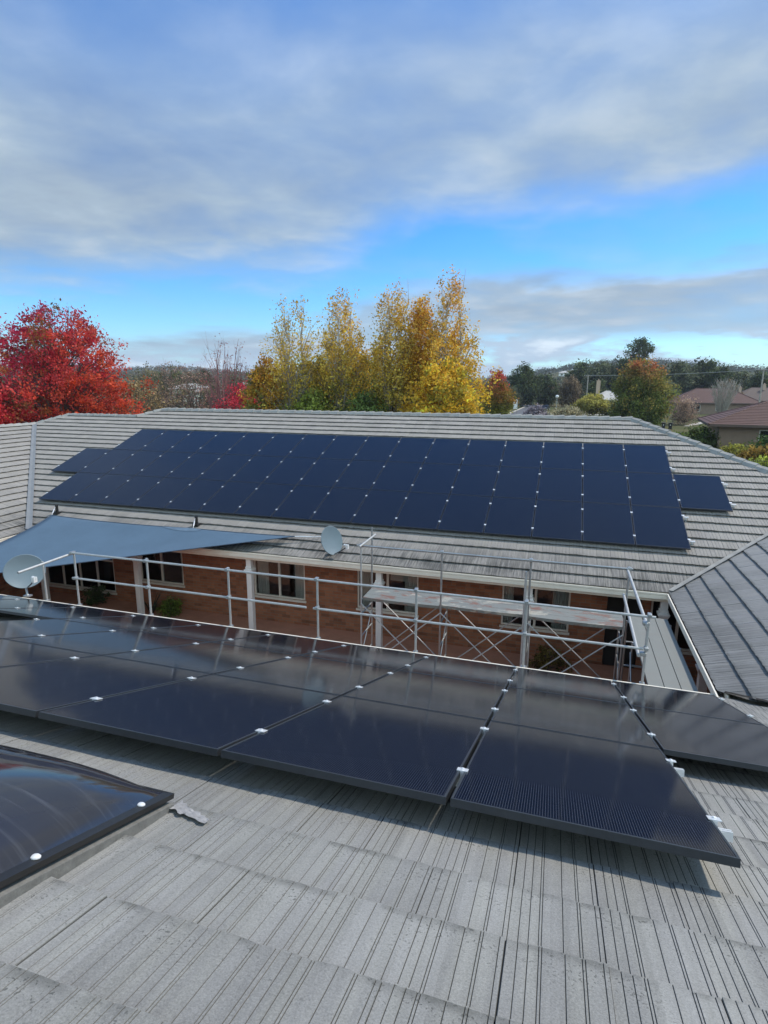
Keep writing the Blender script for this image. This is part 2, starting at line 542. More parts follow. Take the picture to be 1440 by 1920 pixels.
def hill(x, y):
    r = np.hypot(x, y)
    th = np.degrees(np.arctan2(x, y))
    s = np.clip((r - 210) / 900, 0, 1)
    s = s * s * (3 - 2 * s)
    hgt = 30 + 15 * np.exp(-((th - 1.5) / 5.5) ** 2) + 12 * np.exp(-((th - 9) / 6) ** 2) - 14 * np.exp(-((th + 9) / 5.0) ** 2) + 12 * np.exp(-((th - 18) / 5) ** 2) + 6 * np.sin(th * 0.31) - 4 * np.exp(-((th + 30) / 14) ** 2)
    hgt = hgt * 0.78 + 3.0 * np.sin(r * 0.011 + th * 0.4)
    s2 = np.clip((r - 110) / 90, 0, 1) * np.clip((-22 - th) / 8, 0, 1)
    return s * hgt + s2 * 2.2


gm = MB()
rad = [0, 4, 30, 60, 85, 110, 135, 160, 185, 210, 250, 300, 360, 430, 510, 600, 700, 800, 900, 1000, 1110, 1300, 1700, 2500, 4500]
na = 120
for r_ in rad:
    for k in range(na):
        a = 2 * PI * k / na
        x, y = r_ * math.sin(a), r_ * math.cos(a)
        h = float(hill(x, y)) if abs(((math.degrees(a) + 180) % 360) - 180) < 100 else 0.0
        gm.v.append((x, y, h - 0.02))
for i in range(1, len(rad) - 1):
    for k in range(na):
        j = (k + 1) % na
        gm.f.append((i * na + k, i * na + j, (i + 1) * na + j, (i + 1) * na + k))
gm.f.append(tuple(na + k for k in range(na)))
struct('ground', gm, grass, smooth=True)

# road running away behind the far roof, kerb and verge path beside it
rl = [(-13.3, 96), (-13.1, 123), (-12.7, 160), (-12.4, 200), (-17, 225)]
rr = [(-4.2, 96), (-5.0, 126), (-7.8, 162), (-9.2, 200), (-12, 228)]
rm = MB()
for i in range(4):
    rm.poly([(*rl[i], 0.004), (*rr[i], 0.004), (*rr[i + 1], 0.004), (*rl[i + 1], 0.004)])
struct('road', rm, asphalt)
km = MB()
for L, o_ in ((rl, -1), (rr, 1)):
    for i in range(4):
        a, b = L[i], L[i + 1]
        xs = sorted((0, o_ * 0.45))
        km.quadloop([[(a[0] + xs[0], a[1], -0.1), (a[0] + xs[1], a[1], -0.1), (a[0] + xs[1], a[1], 0.12), (a[0] + xs[0], a[1], 0.12)],
                     [(b[0] + xs[0], b[1], -0.1), (b[0] + xs[1], b[1], -0.1), (b[0] + xs[1], b[1], 0.12), (b[0] + xs[0], b[1], 0.12)]])
struct('kerb', km, concrete)
pm = MB()
pm.poly([(-27, 128, 0.008), (-14.2, 128, 0.008), (-14.2, 131, 0.008), (-27, 131, 0.008)])
pm.poly([(-30, 150, 0.008), (-14.1, 150, 0.008), (-14.1, 153, 0.008), (-30, 153, 0.008)])
pm.poly([(-4.0, 150, 0.008), (20, 147, 0.008), (20, 150, 0.008), (-4.0, 153, 0.008)])
pm.poly([(19.5, 112, 0.008), (20.6, 112, 0.008), (27, 128, 0.008), (25.5, 128, 0.008)])
struct('path', pm, concrete)
cf = MB()
cf.box(-16.0, 3.7, 6.9, 14.0, -0.1, 0.012)
struct('courtyard_floor', cf, paving)

# ------------------------------------------------------------------ the building
bld = thing('brick_building', 'low brown brick building with grey tiled roofs around a courtyard, cream gutters and white posts', 'building', (0, 0, 0))


def hash2(i, k, s=0):
    v = np.sin(i * 127.1 + k * 311.7 + s * 74.7) * 43758.5453
    return v - np.floor(v)


PROF_FINE = [0.055, 0.225, 0.255, 0.42, 0.645, 0.675, 0.78, 0.885]
PROF_COARSE = [0.30, 0.52, 0.74]


def tile_plane(name, loc, rotz, polys, s0, u0, mat, fine, thick=0.020, gdepth=0.005):
    """roof plane of overlapping tile courses. local x along the eave, y horizontal up the slope, z up.
    polys: convex outlines in local x,y"""
    under = 0.004 if fine else 0.045
    ME = bpy.data.meshes.new(name)
    bmall = bmesh.new()
    for poly in polys:
        xs = [p[0] for p in poly]; ys = [p[1] for p in poly]
        i0 = math.floor((min(xs) - u0) / 0.3) - 1
        i1 = math.ceil((max(xs) - u0) / 0.3) + 1
        k0 = math.floor((min(ys) - s0) / 0.335) - 1
        k1 = math.ceil((max(ys) - s0) / 0.335) + 1
        k0 = max(k0, 0)
        prof = [(0.0, 0.0)]
        jw, gw = (0.007, 0.0062) if fine else (0.016, 0.012)
        jd = gdepth * (2.4 if fine else 1.6)
        prof = [(0.0, -jd), (jw, 0.0)]
        for g in (PROF_FINE if fine else PROF_COARSE):
            prof += [(g - gw, 0.0), (g, -gdepth), (g + gw, 0.0)]
        prof += [(1 - jw, 0.0)]
        pu = np.array([p[0] for p in prof]); ph = np.array([p[1] for p in prof])
        V = []; F = []; base = 0
        ii = np.repeat(np.arange(i0, i1), len(pu))
        U = u0 + (np.tile(pu, i1 - i0) + ii) * 0.3
        Hh = np.tile(ph, i1 - i0)
        frac = np.tile(pu, i1 - i0)
        n = len(U)
        for k in range(k0, k1):
            rz = (hash2(ii, k, 1) - 0.5) * 0.006
            tw = (hash2(ii, k, 2) - 0.5) * 0.010
            dv = (hash2(ii, k, 3) - 0.5) * 0.008
            du = (hash2(ii, k, 4) - 0.5) * 0.005
            s = s0 + k * 0.335 + dv + 0.004 * np.sin(U * 37 + k * 5.1)
            camber = (0.0015 if fine else 0.004) * np.sin(frac * PI)
            zt = s * T + Hh + thick + rz + tw * (frac - 0.5) + camber
            zb = (s + under) * T - 0.010 + 0 * Hh
            s2 = s0 + (k + 1) * 0.335 + 0.055
            ze = s2 * T + Hh * 0.8 + rz - 0.012
            V.append(np.stack([U + du, s + under, zb], 1))
            V.append(np.stack([U + du, s, zt], 1))
            V.append(np.stack([U + du, np.full(n, s2), ze], 1))
            a = base + np.arange(n - 1)
            F.append(np.stack([a, a + 1, a + n + 1, a + n], 1))
            F.append(np.stack([a + n, a + n + 1, a + 2 * n + 1, a + 2 * n], 1))
            base += 3 * n
        V = np.concatenate(V); F = np.concatenate(F)
        me = bpy.data.meshes.new('tmp')
        me.vertices.add(len(V)); me.vertices.foreach_set('co', V.ravel())
        me.loops.add(len(F) * 4); me.polygons.add(len(F))
        me.loops.foreach_set('vertex_index', F.ravel())
        me.polygons.foreach_set('loop_start', np.arange(0, len(F) * 4, 4))
        me.polygons.foreach_set('loop_total', np.full(len(F), 4))
        me.polygons.foreach_set('use_smooth', np.zeros(len(F), dtype=bool))
        ga = me.attributes.new('groove', 'FLOAT', 'POINT')
        gl_ = np.tile(np.where(Hh < -gdepth * 1.2, 1.0, np.where(Hh < -gdepth * 0.5, 0.7, 0.0)), 3 * (k1 - k0))
        ga.data.foreach_set('value', gl_.astype(np.float32))
        me.update()
        bm = bmesh.new(); bm.from_mesh(me)
        cx = sum(xs) / len(xs); cy = sum(ys) / len(ys)
        for j in range(len(poly)):
            p, q = poly[j], poly[(j + 1) % len(poly)]
            d = Vector((q[0] - p[0], q[1] - p[1], 0))
            nrm = Vector((d.y, -d.x, 0)).normalized()
            if nrm.dot(Vector((cx - p[0], cy - p[1], 0))) > 0:
                nrm = -nrm
            off = 0.07 if (abs(p[1]) < 1e-6 and abs(q[1]) < 1e-6) else 0.0
            bmesh.ops.bisect_plane(bm, geom=bm.verts[:] + bm.edges[:] + bm.faces[:], plane_co=(p[0] + nrm.x * off, p[1] + nrm.y * off, 0), plane_no=nrm, clear_outer=True)
        bm.to_mesh(me); bm.free()
        bmall.from_mesh(me)
        bpy.data.meshes.remove(me)
    bmall.to_mesh(ME); bmall.free()
    ME.materials.append(mat)
    o = bpy.data.objects.new('roof', ME)
    C.objects.link(o)
    o.parent = bld
    o.location = loc
    o.rotation_euler = (0, 0, rotz)
    return o


def loc_poly(pts, o, rotz):
    c, s = math.cos(-rotz), math.sin(-rotz)
    return [((x - o[0]) * c - (y - o[1]) * s, (x - o[0]) * s + (y - o[1]) * c) for x, y in pts]


# far roof (faces the camera): local x = world x, y up-slope = +Y
o_ = (0, 12.65)
A = [(-14.6, 12.65), (2.35, 12.65), (6.475, 16.775), (2.12, 21.13), (-16.25, 21.13), (-16.98, 20.42), (-16.98, 15.03)]
B = [(-16.98, 15.03), (-16.98, 20.42), (-20.5, 20.42), (-21.38, 19.43)]
tile_plane('roof', (0, 12.65, E), 0, [loc_poly(A, o_, 0), loc_poly(B, o_, 0)], -0.067, 0.0, tile_far, False, 0.029)
# left wing roof (faces +X): up-slope = -X, eave direction +Y  -> rotate 90 deg
o_ = (-14.6, 0)
Lw = [(-14.6, 12.65), (-21.38, 19.43), (-21.38, 2.0), (-14.6, 2.0)]
tile_plane('roof', (-14.6, 0, E), R(90), [loc_poly(Lw, o_, R(90))], -0.067, 0.0, tile_far, False, 0.029)
# right wing roof (faces -X): up-slope = +X
o_ = (2.35, 0)
Rw = [(2.35, 12.65), (6.475, 16.775), (6.475, 4.275), (2.35, 8.4)]
tile_plane('roof', (2.35, 0, E), R(-90), [loc_poly(Rw, o_, R(-90))], -0.064, 0.0, tile_side, False, 0.024)
# near roof (slopes away from the camera): up-slope = -Y
o_ = (0, 8.4)
Nr = [(2.35, 8.4), (6.475, 4.275), (8.6, 2.15), (6.3, -0.08), (-9.0, -0.08), (-14.6, 5.0), (-14.6, 8.4)]
tile_plane('roof', (0, 8.4, E - 0.06), R(180), [loc_poly(Nr, o_, R(180))], -0.18, 0.066, tile_near, True)
# back slopes
bs = MB()
for pts in ([(2.12, 21.13), (10.6, 29.6), (10.6, 0.15), (6.475, 4.275), (6.475, 16.775)],):
    bs.poly([(x, y, E + (10.6 - x) * T) for x, y in pts])
bs.poly([(x, y, E + (29.6 - y) * T) for x, y in [(2.12, 21.13), (-16.25, 21.13), (-24.7, 29.6), (10.6, 29.6)]])
bs.poly([(x, y, E + (28.19 - y) * T) for x, y in [(-16.98, 20.42), (-20.5, 20.42), (-27, 26.5), (-17, 26.5)]])
bs.poly([(x, y, E + (28.16 + x) * T) for x, y in [(-21.38, 19.43), (-21.38, 2.0), (-28.1, 2.0), (-28.1, 26)]])
bs.poly([(-20.5, 20.42, E + 7.77 * T), (-21.38, 19.43, E + 6.78 * T), (-27, 26, E)])
bs.poly([(-9.0, -0.08, E + 8.48 * T), (6.3, -0.08, E + 8.48 * T), (10, -8.5, E), (-14, -8.5, E)])
bs.poly([(8.6, 2.15, E + 6.25 * T), (6.3, -0.08, E + 8.48 * T), (10.6, -8.5, E), (10.6, 0.15, E)])
obj('roof', bs, tile_back, bld, fix=False)


def caps(pts_list, w=0.15, h=0.075, step=0.36):
    """overlapping angular ridge caps along lines"""
    mb = MB()
    for a, b in pts_list:
        a = Vector(a); b = Vector(b)
        d = (b - a); L = d.length; d.normalize()
        n = max(1, round(L / step)); st = L / n
        u = d.cross(Vector((0, 0, 1))).normalized()
        up = u.cross(d)
        for k in range(n):
            p = a + d * (k * st - 0.02); q = a + d * ((k + 1) * st + 0.03)
            jz = random.Random(k * 7 + int(L * 10)).uniform(-0.006, 0.006)
            r1 = [p + u * x * w + up * (z * h + jz) for x, z in ((-1.05, -0.62), (-0.62, 0.55), (0, 1.06), (0.62, 0.55), (1.05, -0.62), (0.9, -0.9), (-0.9, -0.9))]
            r2 = [q + u * x * w * 0.88 + up * (z * h * 0.74 - 0.018 + jz) for x, z in ((-1.05, -0.62), (-0.62, 0.55), (0, 1.06), (0.62, 0.55), (1.05, -0.62), (0.9, -0.9), (-0.9, -0.9))]
            mb.quadloop([r1, r2])
    return mb


ZR = E + 8.48 * T + 0.02
zl = E + 7.77 * T + 0.02
zw = E + 6.78 * T + 0.02
obj('ridge_capping', caps([((2.12, 21.13, ZR), (-16.25, 21.13, ZR))]), capm, bld)
obj('ridge_capping', caps([((-16.98, 20.42, zl), (-16.25, 21.13, ZR)), ((-16.98, 20.42, zl), (-20.5, 20.42, zl)), ((-20.5, 20.42, zl), (-21.38, 19.43, zw)), ((-21.38, 19.43, zw), (-21.38, 2, zw))], 0.13, 0.06), capm, bld)
obj('ridge_capping', caps([((10.55, 12.70, E + 0.04), (2.12, 21.13, ZR))], 0.17, 0.085), capm, bld)

# valley strips
def strip(a, b, wdt, lift):
    mb = MB()
    a = Vector(a); b = Vector(b)
    d = (b - a).normalized(); u = d.cross(Vector((0, 0, 1))).normalized()
    z = Vector((0, 0, lift))
    mb.quadloop([[a - u * wdt + z, a + z - Vector((0, 0, 0.012)), a + u * wdt + z], [b - u * wdt + z, b + z - Vector((0, 0, 0.012)), b + u * wdt + z]], closed=False)
    return mb


obj('valley_flashing', strip((-14.55, 12.6, E), (-21.38, 19.43, zw - 0.02), 0.085, 0.055), zinc, bld)
obj('valley_flashing', strip((2.32, 12.62, E), (6.475, 16.775, E + 4.125 * T), 0.05, 0.052), capm, bld)
obj('valley_flashing', strip((2.35, 8.4, E), (6.475, 4.275, E + 4.125 * T), 0.03, 0.035), debris, bld)


def gutter(name, a, b, out, mat=cream):
    """quad gutter with an open trough; out = horizontal direction away from the wall"""
    a = Vector(a); b = Vector(b); out = Vector(out)
    prof = [(0.0, 0.03), (0.0, -0.13), (0.125, -0.13), (0.125, -0.045), (0.135, -0.035), (0.135, 0.0), (0.112, 0.0), (0.112, -0.11), (0.012, -0.11), (0.012, 0.03)]
    mb = MB()
    mb.quadloop([[p + out * o + Vector((0, 0, z)) for o, z in prof] for p in (a, b)])
    return obj(name, mb, mat, bld)


gz = E - 0.015
gutter('gutter', (-14.6, 12.68, gz), (2.30, 12.68, gz), (0, -1, 0))
gutter('gutter', (2.385, 12.55, gz), (2.385, 8.30, gz), (-1, 0, 0))
gutter('gutter', (-14.6, 8.37, gz - 0.06), (2.35, 8.37, gz - 0.06), (0, 1, 0))
gutter('gutter', (-14.63, 12.6, gz), (-14.63, 8.4, gz), (1, 0, 0))
fm = MB()
fm.box(-14.6, 2.40, 12.685, 12.71, 2.22, E + 0.005)
obj('fascia', fm, cream, bld)
fm = MB()
fm.box(2.39, 2.415, 8.37, 12.68, 2.22, E + 0.0)
obj('fascia', fm, cream, bld)
dm = MB()
dm.box(2.275, 2.372, 8.42, 12.5, E - 0.12, E - 0.055)
rr_ = random.Random(4)
for k in range(70):
    y = rr_.uniform(8.45, 12.5); x = rr_.uniform(2.29, 2.365); s = rr_.uniform(0.015, 0.035)
    dm.lathe([(0.001, s * 1.2), (s, s * 0.5), (s * 1.1, 0), (0.001, -0.01)], 6, Matrix.Translation((x, y, E - 0.055)))
obj('gutter_debris', dm, debris, bld)

# walls with openings
def wall(x0, x1, y, z0, z1, holes, th=0.11):
    """wall along x at y (face towards -Y), holes = (x0,x1,z0,z1)"""
    mb = MB()
    hs = sorted(holes)
    x = x0
    for hx0, hx1, hz0, hz1 in hs:
        if hx0 > x:
            mb.box(x, hx0, y, y + th, z0, z1)
        if hz0 > z0:
            mb.box(hx0, hx1, y, y + th, z0, hz0)
        if hz1 < z1:
            mb.box(hx0, hx1, y, y + th, hz1, z1)
        x = hx1
    if x < x1:
        mb.box(x, x1, y, y + th, z0, z1)
    return mb


HO = [(-15.67, -12.97, 0.25, 2.08), (-12.0, -10.47, 0.76, 2.08), (-8.13, -6.55, 0.74, 2.08), (-5.02, -3.34, 0.72, 2.08), (-1.2, 0.42, 0.74, 2.08), (1.25, 2.0, 0.02, 2.08), (2.2, 3.4, 0.62, 2.08)]
obj('wall', wall(-16.0, 3.8, 14.0, 0, 2.34, HO), brick, bld)
mb = MB(); mb.box(3.7, 3.82, 5, 13.99, 0, 2.34); obj('wall', mb, brick, bld)
mb = MB(); mb.box(-16.1, -16.0, 5, 13.99, 0, 2.34); obj('wall', mb, brick, bld)
mb = MB(); mb.box(-16.0, 3.69, 6.8, 6.9, 0, 2.34); obj('wall', mb, brick, bld)
mb = MB()
mb.box(-16.0, 3.8, 12.715, 13.995, 2.345, 2.36)
mb.box(2.42, 3.8, 7.0, 12.71, 2.345, 2.36)
mb.box(-16.0, -14.66, 7.0, 12.71, 2.345, 2.36)
mb.box(-14.65, 2.41, 6.9, 8.36, 2.345, 2.36)
obj('soffit', mb, soffit, bld)
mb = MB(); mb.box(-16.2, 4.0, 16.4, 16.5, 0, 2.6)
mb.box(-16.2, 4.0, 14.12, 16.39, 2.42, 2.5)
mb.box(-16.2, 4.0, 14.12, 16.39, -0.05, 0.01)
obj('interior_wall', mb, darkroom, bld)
# outer walls at the back and east, under the back slopes
mb = MB()
mb.box(-23, 10.0, 28.9, 29.0, 0, 2.5)
mb.box(10.0, 10.1, -8, 28.9, 0, 2.5)
mb.box(-27.5, -27.4, 2, 25, 0, 2.5)
obj('wall', mb, brick, bld)


def window(x0, x1, z0, z1, mull=1, transom=None, curtains=(0.25, 0.2), blind=0.0, y=14.0):
    f = MB()
    fw = 0.045
    yf0, yf1 = y + 0.02, y + 0.085
    f.box(x0, x0 + fw, yf0, yf1, z0, z1)
    f.box(x1 - fw, x1, yf0, yf1, z0, z1)
    f.box(x0 + fw, x1 - fw, yf0, yf1, z0, z0 + fw)
    f.box(x0 + fw, x1 - fw, yf0, yf1, z1 - fw, z1)
    n = mull + 1
    for k in range(1, n):
        xm = x0 + (x1 - x0) * k / n
        f.box(xm - 0.03, xm + 0.03, yf0 + 0.004, yf1 - 0.004, z0 + fw, z1 - fw)
    if transom:
        f.box(x0 + fw, x1 - fw, yf0 + 0.008, yf1 - 0.008, transom - 0.02, transom + 0.02)
    fr = obj('window', f, framew, bld)
    s = MB(); s.box(x0 - 0.03, x1 + 0.03, y - 0.035, y + 0.018, z0 - 0.06, z0 - 0.003)
    obj('sill', s, framew, fr, world=False)
    p = MB(); p.box(x0 + fw, x1 - fw, y + 0.05, y + 0.054, z0 + fw, z1 - fw)
    obj('pane', p, winglass, fr, world=False)
    for side, wd in ((0, curtains[0]), (1, curtains[1])):
        if wd <= 0:
            continue
        a = x0 + 0.05 if side == 0 else x1 - 0.05 - wd
        c = MB()
        nn = max(8, int(wd / 0.012))
        top = []; bot = []
        for k in range(nn + 1):
            xx = a + wd * k / nn
            yy = y + 0.13 + 0.022 * math.sin(xx * 105) + 0.008 * math.sin(xx * 41)
            top.append((xx, yy, z1 - 0.02)); bot.append((xx, yy + 0.01, z0 - 0.02))
        c.quadloop([bot, top], closed=False)
        obj('curtain', c, curtain, fr, world=False, fix=False, smooth=True)
    if blind:
        c = MB(); c.box((x0 + x1) / 2 + 0.05, x1 - 0.06, y + 0.12, y + 0.125, z1 - blind, z1 - 0.02)
        obj('blind', c, curtain, fr, world=False)
    return fr


window(*HO[0], mull=3, transom=1.25, curtains=(0, 0))
window(*HO[1], mull=1, curtains=(0.42, 0.12))
window(*HO[2], mull=1, curtains=(0.36, 0.30))
window(*HO[3], mull=1, curtains=(0.35, 0.34), blind=0.52)
window(*HO[4], mull=1, curtains=(0.22, 0.36))
window(*HO[6], mull=1, curtains=(0.0, 0.0))
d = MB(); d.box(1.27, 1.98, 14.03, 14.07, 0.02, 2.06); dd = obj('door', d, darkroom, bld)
h = MB(); h.tube((1.36, 14.0, 1.02), (1.36, 14.03, 1.02), 0.014).tube((1.36, 14.005, 1.02), (1.47, 14.005, 1.02), 0.01); obj('handle', h, alu, dd, world=False)


def post(x, y, mat=white):
    mb = MB()
    mb.box(x - 0.07, x + 0.07, y - 0.07, y + 0.07, 0, 2.34)
    o = obj('veranda_post', mb, mat, bld, bevel=0.006)
    cm = MB()
    cm.quadloop([[(x - s, y - s, z), (x + s, y - s, z), (x + s, y + s, z), (x - s, y + s, z)] for s, z in ((0.071, 1.80), (0.085, 1.83), (0.115, 1.90), (0.115, 1.93), (0.085, 1.945), (0.085, 2.0), (0.071, 2.01))])
    obj('capital', cm, mat, o, world=False)


for x in (-14.45, -11.08, -7.55, -4.03, -0.50, 2.26):
    post(x, 12.82)
post(2.55, 10.35)
post(-14.75, 10.4)
for x in (-11.08, -7.55, -4.03, -0.5):
    post(x, 8.2)

# ------------------------------------------------------------------ solar panels
PW, PH, GAP = 1.134, 1.755, 0.021
SX, SY = 1.155, 1.775
TILT = R(20)


def ordinal(k):
    return ['first', 'second', 'third', 'fourth', 'fifth', 'sixth', 'seventh', 'eighth', 'ninth', 'tenth', 'eleventh', 'twelfth', 'thirteenth', 'fourteenth', 'fifteenth', 'sixteenth', 'seventeenth', 'eighteenth'][k]


def panel_parts():
    g = GAP / 2
    x0, x1, y0, y1 = g, g + PW, 0.01, 0.01 + PH
    f = MB()
    b = 0.011
    f.box(x0, x1, y0, y0 + b, -0.035, 0.0)
    f.box(x0, x1, y1 - b, y1, -0.035, 0.0)
    f.box(x0, x0 + b, y0 + b, y1 - b, -0.035, 0.0)
    f.box(x1 - b, x1, y0 + b, y1 - b, -0.035, 0.0)
    gl = MB(); gl.box(x0 + b, x1 - b, y0 + b, y1 - b, -0.009, -0.0022)
    return f, gl


fmb, gmb = panel_parts()
PANEL = {}


def make_panel(loc, rotx, label, group, clamps, left=None):
    """clamps: list of y fractions on the right seam; left: same on the left seam (row ends)"""
    p = thing('solar_panel', label, 'solar panel', loc, group, (rotx, 0, 0))
    if not PANEL:
        PANEL['frame'] = obj('frame', fmb, blackframe, None, bevel=0.0012)
        PANEL['glass'] = obj('glass', gmb, solar, None)
        c = MB()
        c.box(-0.028, 0.028, -0.025, 0.025, 0.0005, 0.0045)
        c.box(-0.009, 0.009, -0.026, 0.026, -0.034, 0.0004)
        c.lathe([(0.009, 0.0046), (0.009, 0.011), (0.006, 0.0125)], 8)
        PANEL['clamp'] = obj('clamp', c, alu, None)
        for k in PANEL:
            C.objects.unlink(PANEL[k])
    for k in ('frame', 'glass'):
        o = PANEL[k].copy()
        C.objects.link(o)
        o.parent = p
    for xs, fr in ((SX, clamps), (0.0, left or [])):
        for q in fr:
            o = PANEL['clamp'].copy()
            C.objects.link(o)
            o.parent = p
            o.location = (xs, 0.01 + PH * q, 0)
    return p


cT, sT = math.cos(TILT), math.sin(TILT)
P0 = Vector((-15.595, 18.971, -1.703 + CAMZ))
dF = Vector((0, -cT, -sT))
FC = [0.21, 0.80]
rown = ['top', 'middle', 'bottom']
for j in range(3):
    cols = list(range(-1, 17)) if j == 1 else list(range(16))
    for q, i in enumerate(cols):
        loc = P0 + Vector((i * SX, 0, 0)) + dF * ((j + 1) * SY)
        if i == -1:
            lab = 'black solar panel sticking out alone at the left end of the far roof array'
        elif i == 16:
            lab = 'black solar panel sticking out alone at the right end of the far roof array'
        else:
            lab = 'black solar panel, %s row of the far roof, %s column from the left' % (rown[j], ordinal(i))
        left = FC if (i == -1 or (i == 0 and j != 1)) else None
        make_panel(loc, TILT, lab, 'solar panels on the far roof', FC, left)
Q0 = Vector((-3.846, 2.2305, -1.777 + CAMZ))
dN = Vector((0, cT, -sT))
NC = [0.25, 0.83]
nrow = [('front', range(-1, 4)), ('middle', range(-2, 5)), ('gutter side', range(-6, 5))]
for j, (rn, cols) in enumerate(nrow):
    cols = list(cols)
    for i in cols:
        loc = Q0 + Vector((i * SX, 0, 0)) + dN * (j * SY)
        k = len(cols) - 1 - (i - cols[0])
        lab = 'black solar panel, %s row of the near roof, %s' % (rn, 'at its right end' if k == 0 else ordinal(k) + ' from right')
        make_panel(loc, -TILT, lab, 'solar panels on the near roof', NC, NC if i == cols[0] else None)

# rails under the panels
def rail(a, b, up, label):
    a = Vector(a); b = Vector(b); up = Vector(up).normalized()
    d = (b - a).normalized(); u = d.cross(up)
    t = thing('mounting_rail', label, 'rail', a, 'mounting rails under the solar panels')
    mb = MB()
    mb.quadloop([[p + u * x + up * z for x, z in ((-0.018, -0.042), (0.018, -0.042), (0.018, 0), (0.006, 0), (0.006, -0.012), (-0.006, -0.012), (-0.006, 0), (-0.018, 0))] for p in (a, b)])
    obj('rail_bar', mb, alu, t)
    L = (b - a).length
    n = max(2, int(L / 1.5))
    for k in range(n + 1):
        p = a + d * (0.06 + (L - 0.12) * k / n)
        br = MB()
        q = p + u * 0.022
        br.quadloop([[q + d * dx_ + u * ux + up * z for ux, z in ((0, -0.005), (0.005, -0.005), (0.005, -0.078), (0.055, -0.078), (0.055, -0.083), (0, -0.083))] for dx_ in (-0.022, 0.022)])
        obj('foot', br, alu, t)


nF = Vector((0, -sT, cT)); nN = Vector((0, sT, cT))
for j in range(3):
    for q in FC:
        y = (0.01 + PH * q)
        base = P0 + dF * ((j + 1) * SY) - dF * y - nF * 0.037
        x0, x1 = (-SX - 0.1, 17 * SX + 0.13) if j == 1 else (-0.1, 16 * SX + 0.13)
        rail(base + Vector((x0, 0, 0)), base + Vector((x1, 0, 0)), nF, 'aluminium rail under the %s row of far roof panels, %s of its pair' % (rown[j], 'lower' if q < 0.5 else 'upper'))
for j, (rn, cols) in enumerate(nrow):
    cols = list(cols)
    for q in NC:
        base = Q0 + dN * (j * SY + 0.01 + PH * q) - nN * 0.037
        rail(base + Vector((cols[0] * SX - 0.1, 0, 0)), base + Vector(((cols[-1] + 1) * SX + 0.075, 0, 0)), nN, 'aluminium rail under the %s row of near panels, %s of its pair' % (rn, 'nearer' if q < 0.5 else 'farther'))

# ------------------------------------------------------------------ skylight on the near roof
zt = lambda x, y: E + (8.4 - y) * T
sky = thing('skylight', 'dark bronze acrylic dome skylight with a black rim set in the near tiled roof', 'skylight', (-2.13, 1.205, zt(0, 1.205)))
Mx = Matrix.Translation((-2.13, 1.205, zt(0, 1.205) - 0.03)) @ Matrix.Rotation(-TILT, 4, 'X')
hw, hl = 0.63, 0.655
mb = MB()
mb.quadloop([[Mx @ Vector((x * s, y * s2, z)) for x, y in ((-1, -1), (1, -1), (1, 1), (-1, 1))] for s, s2, z in ((hw, hl, 0.035), (hw, hl, 0.056), (hw - 0.035, hl - 0.035, 0.062), (hw - 0.04, hl - 0.04, 0.035))], cap=False)
obj('rim', mb, blackm, sky)
mb = MB()
mb.quadloop([[Mx @ Vector((x * s, y * s2, z)) for x, y in ((-1, -1), (1, -1), (1, 1), (-1, 1))] for s, s2, z in ((hw + 0.004, hl + 0.004, -0.05), (hw + 0.004, hl + 0.004, 0.012), (hw - 0.02, hl - 0.02, 0.02))], cap=False)
obj('curb', mb, leadm, sky)
mb = MB()
G = 36
vs = []
for a in range(G + 1):
    for b in range(G + 1):
        u, v = a / G * 2 - 1, b / G * 2 - 1
        e = (1 - abs(u) ** 3.2) * (1 - abs(v) ** 3.2)
        vs.append(Mx @ Vector((u * (hw - 0.03), v * (hl - 0.03), 0.060 + 0.15 * e ** 0.72)))
mb.v = vs
for a in range(G):
    for b in range(G):
        mb.f.append((a * (G + 1) + b, (a + 1) * (G + 1) + b, (a + 1) * (G + 1) + b + 1, a * (G + 1) + b + 1))
obj('dome', mb, dome, sky, smooth=True)
for sx_ in (-1, 1):
    for sy_ in (-0.78, -0.05, 0.72):
        mb = MB()
        mb.lathe([(0.016, 0.0), (0.016, 0.004), (0.010, 0.009), (0.002, 0.010)], 12, Mx @ Matrix.Translation((sx_ * (hw - 0.026), sy_ * hl, 0.060)))
        obj('screw', mb, plastic, sky, smooth=True)
mb = MB()
rr_ = random.Random(11)
# crumpled lead flashing and mortar at the upper corner of the skylight
Gx, Gy = 14, 8
for a in range(Gx + 1):
    for b in range(Gy + 1):
        x = hw + 0.0 + 0.20 * a / Gx; y = hl - 0.03 + (0.09 - 0.05 * a / Gx) * b / Gy - 0.03 * a / Gx
        mb.v.append(Mx @ Vector((x, y + rr_.uniform(-1, 1) * (0.012 if b in (0, Gy) else 0.004), -0.005 + 0.006 * (1 - a / Gx) + rr_.uniform(0, 0.005))))
for a in range(Gx):
    for b in range(Gy):
        mb.f.append((a * (Gy + 1) + b, (a + 1) * (Gy + 1) + b, (a + 1) * (Gy + 1) + b + 1, a * (Gy + 1) + b + 1))
obj('flashing', mb, mortar, sky)

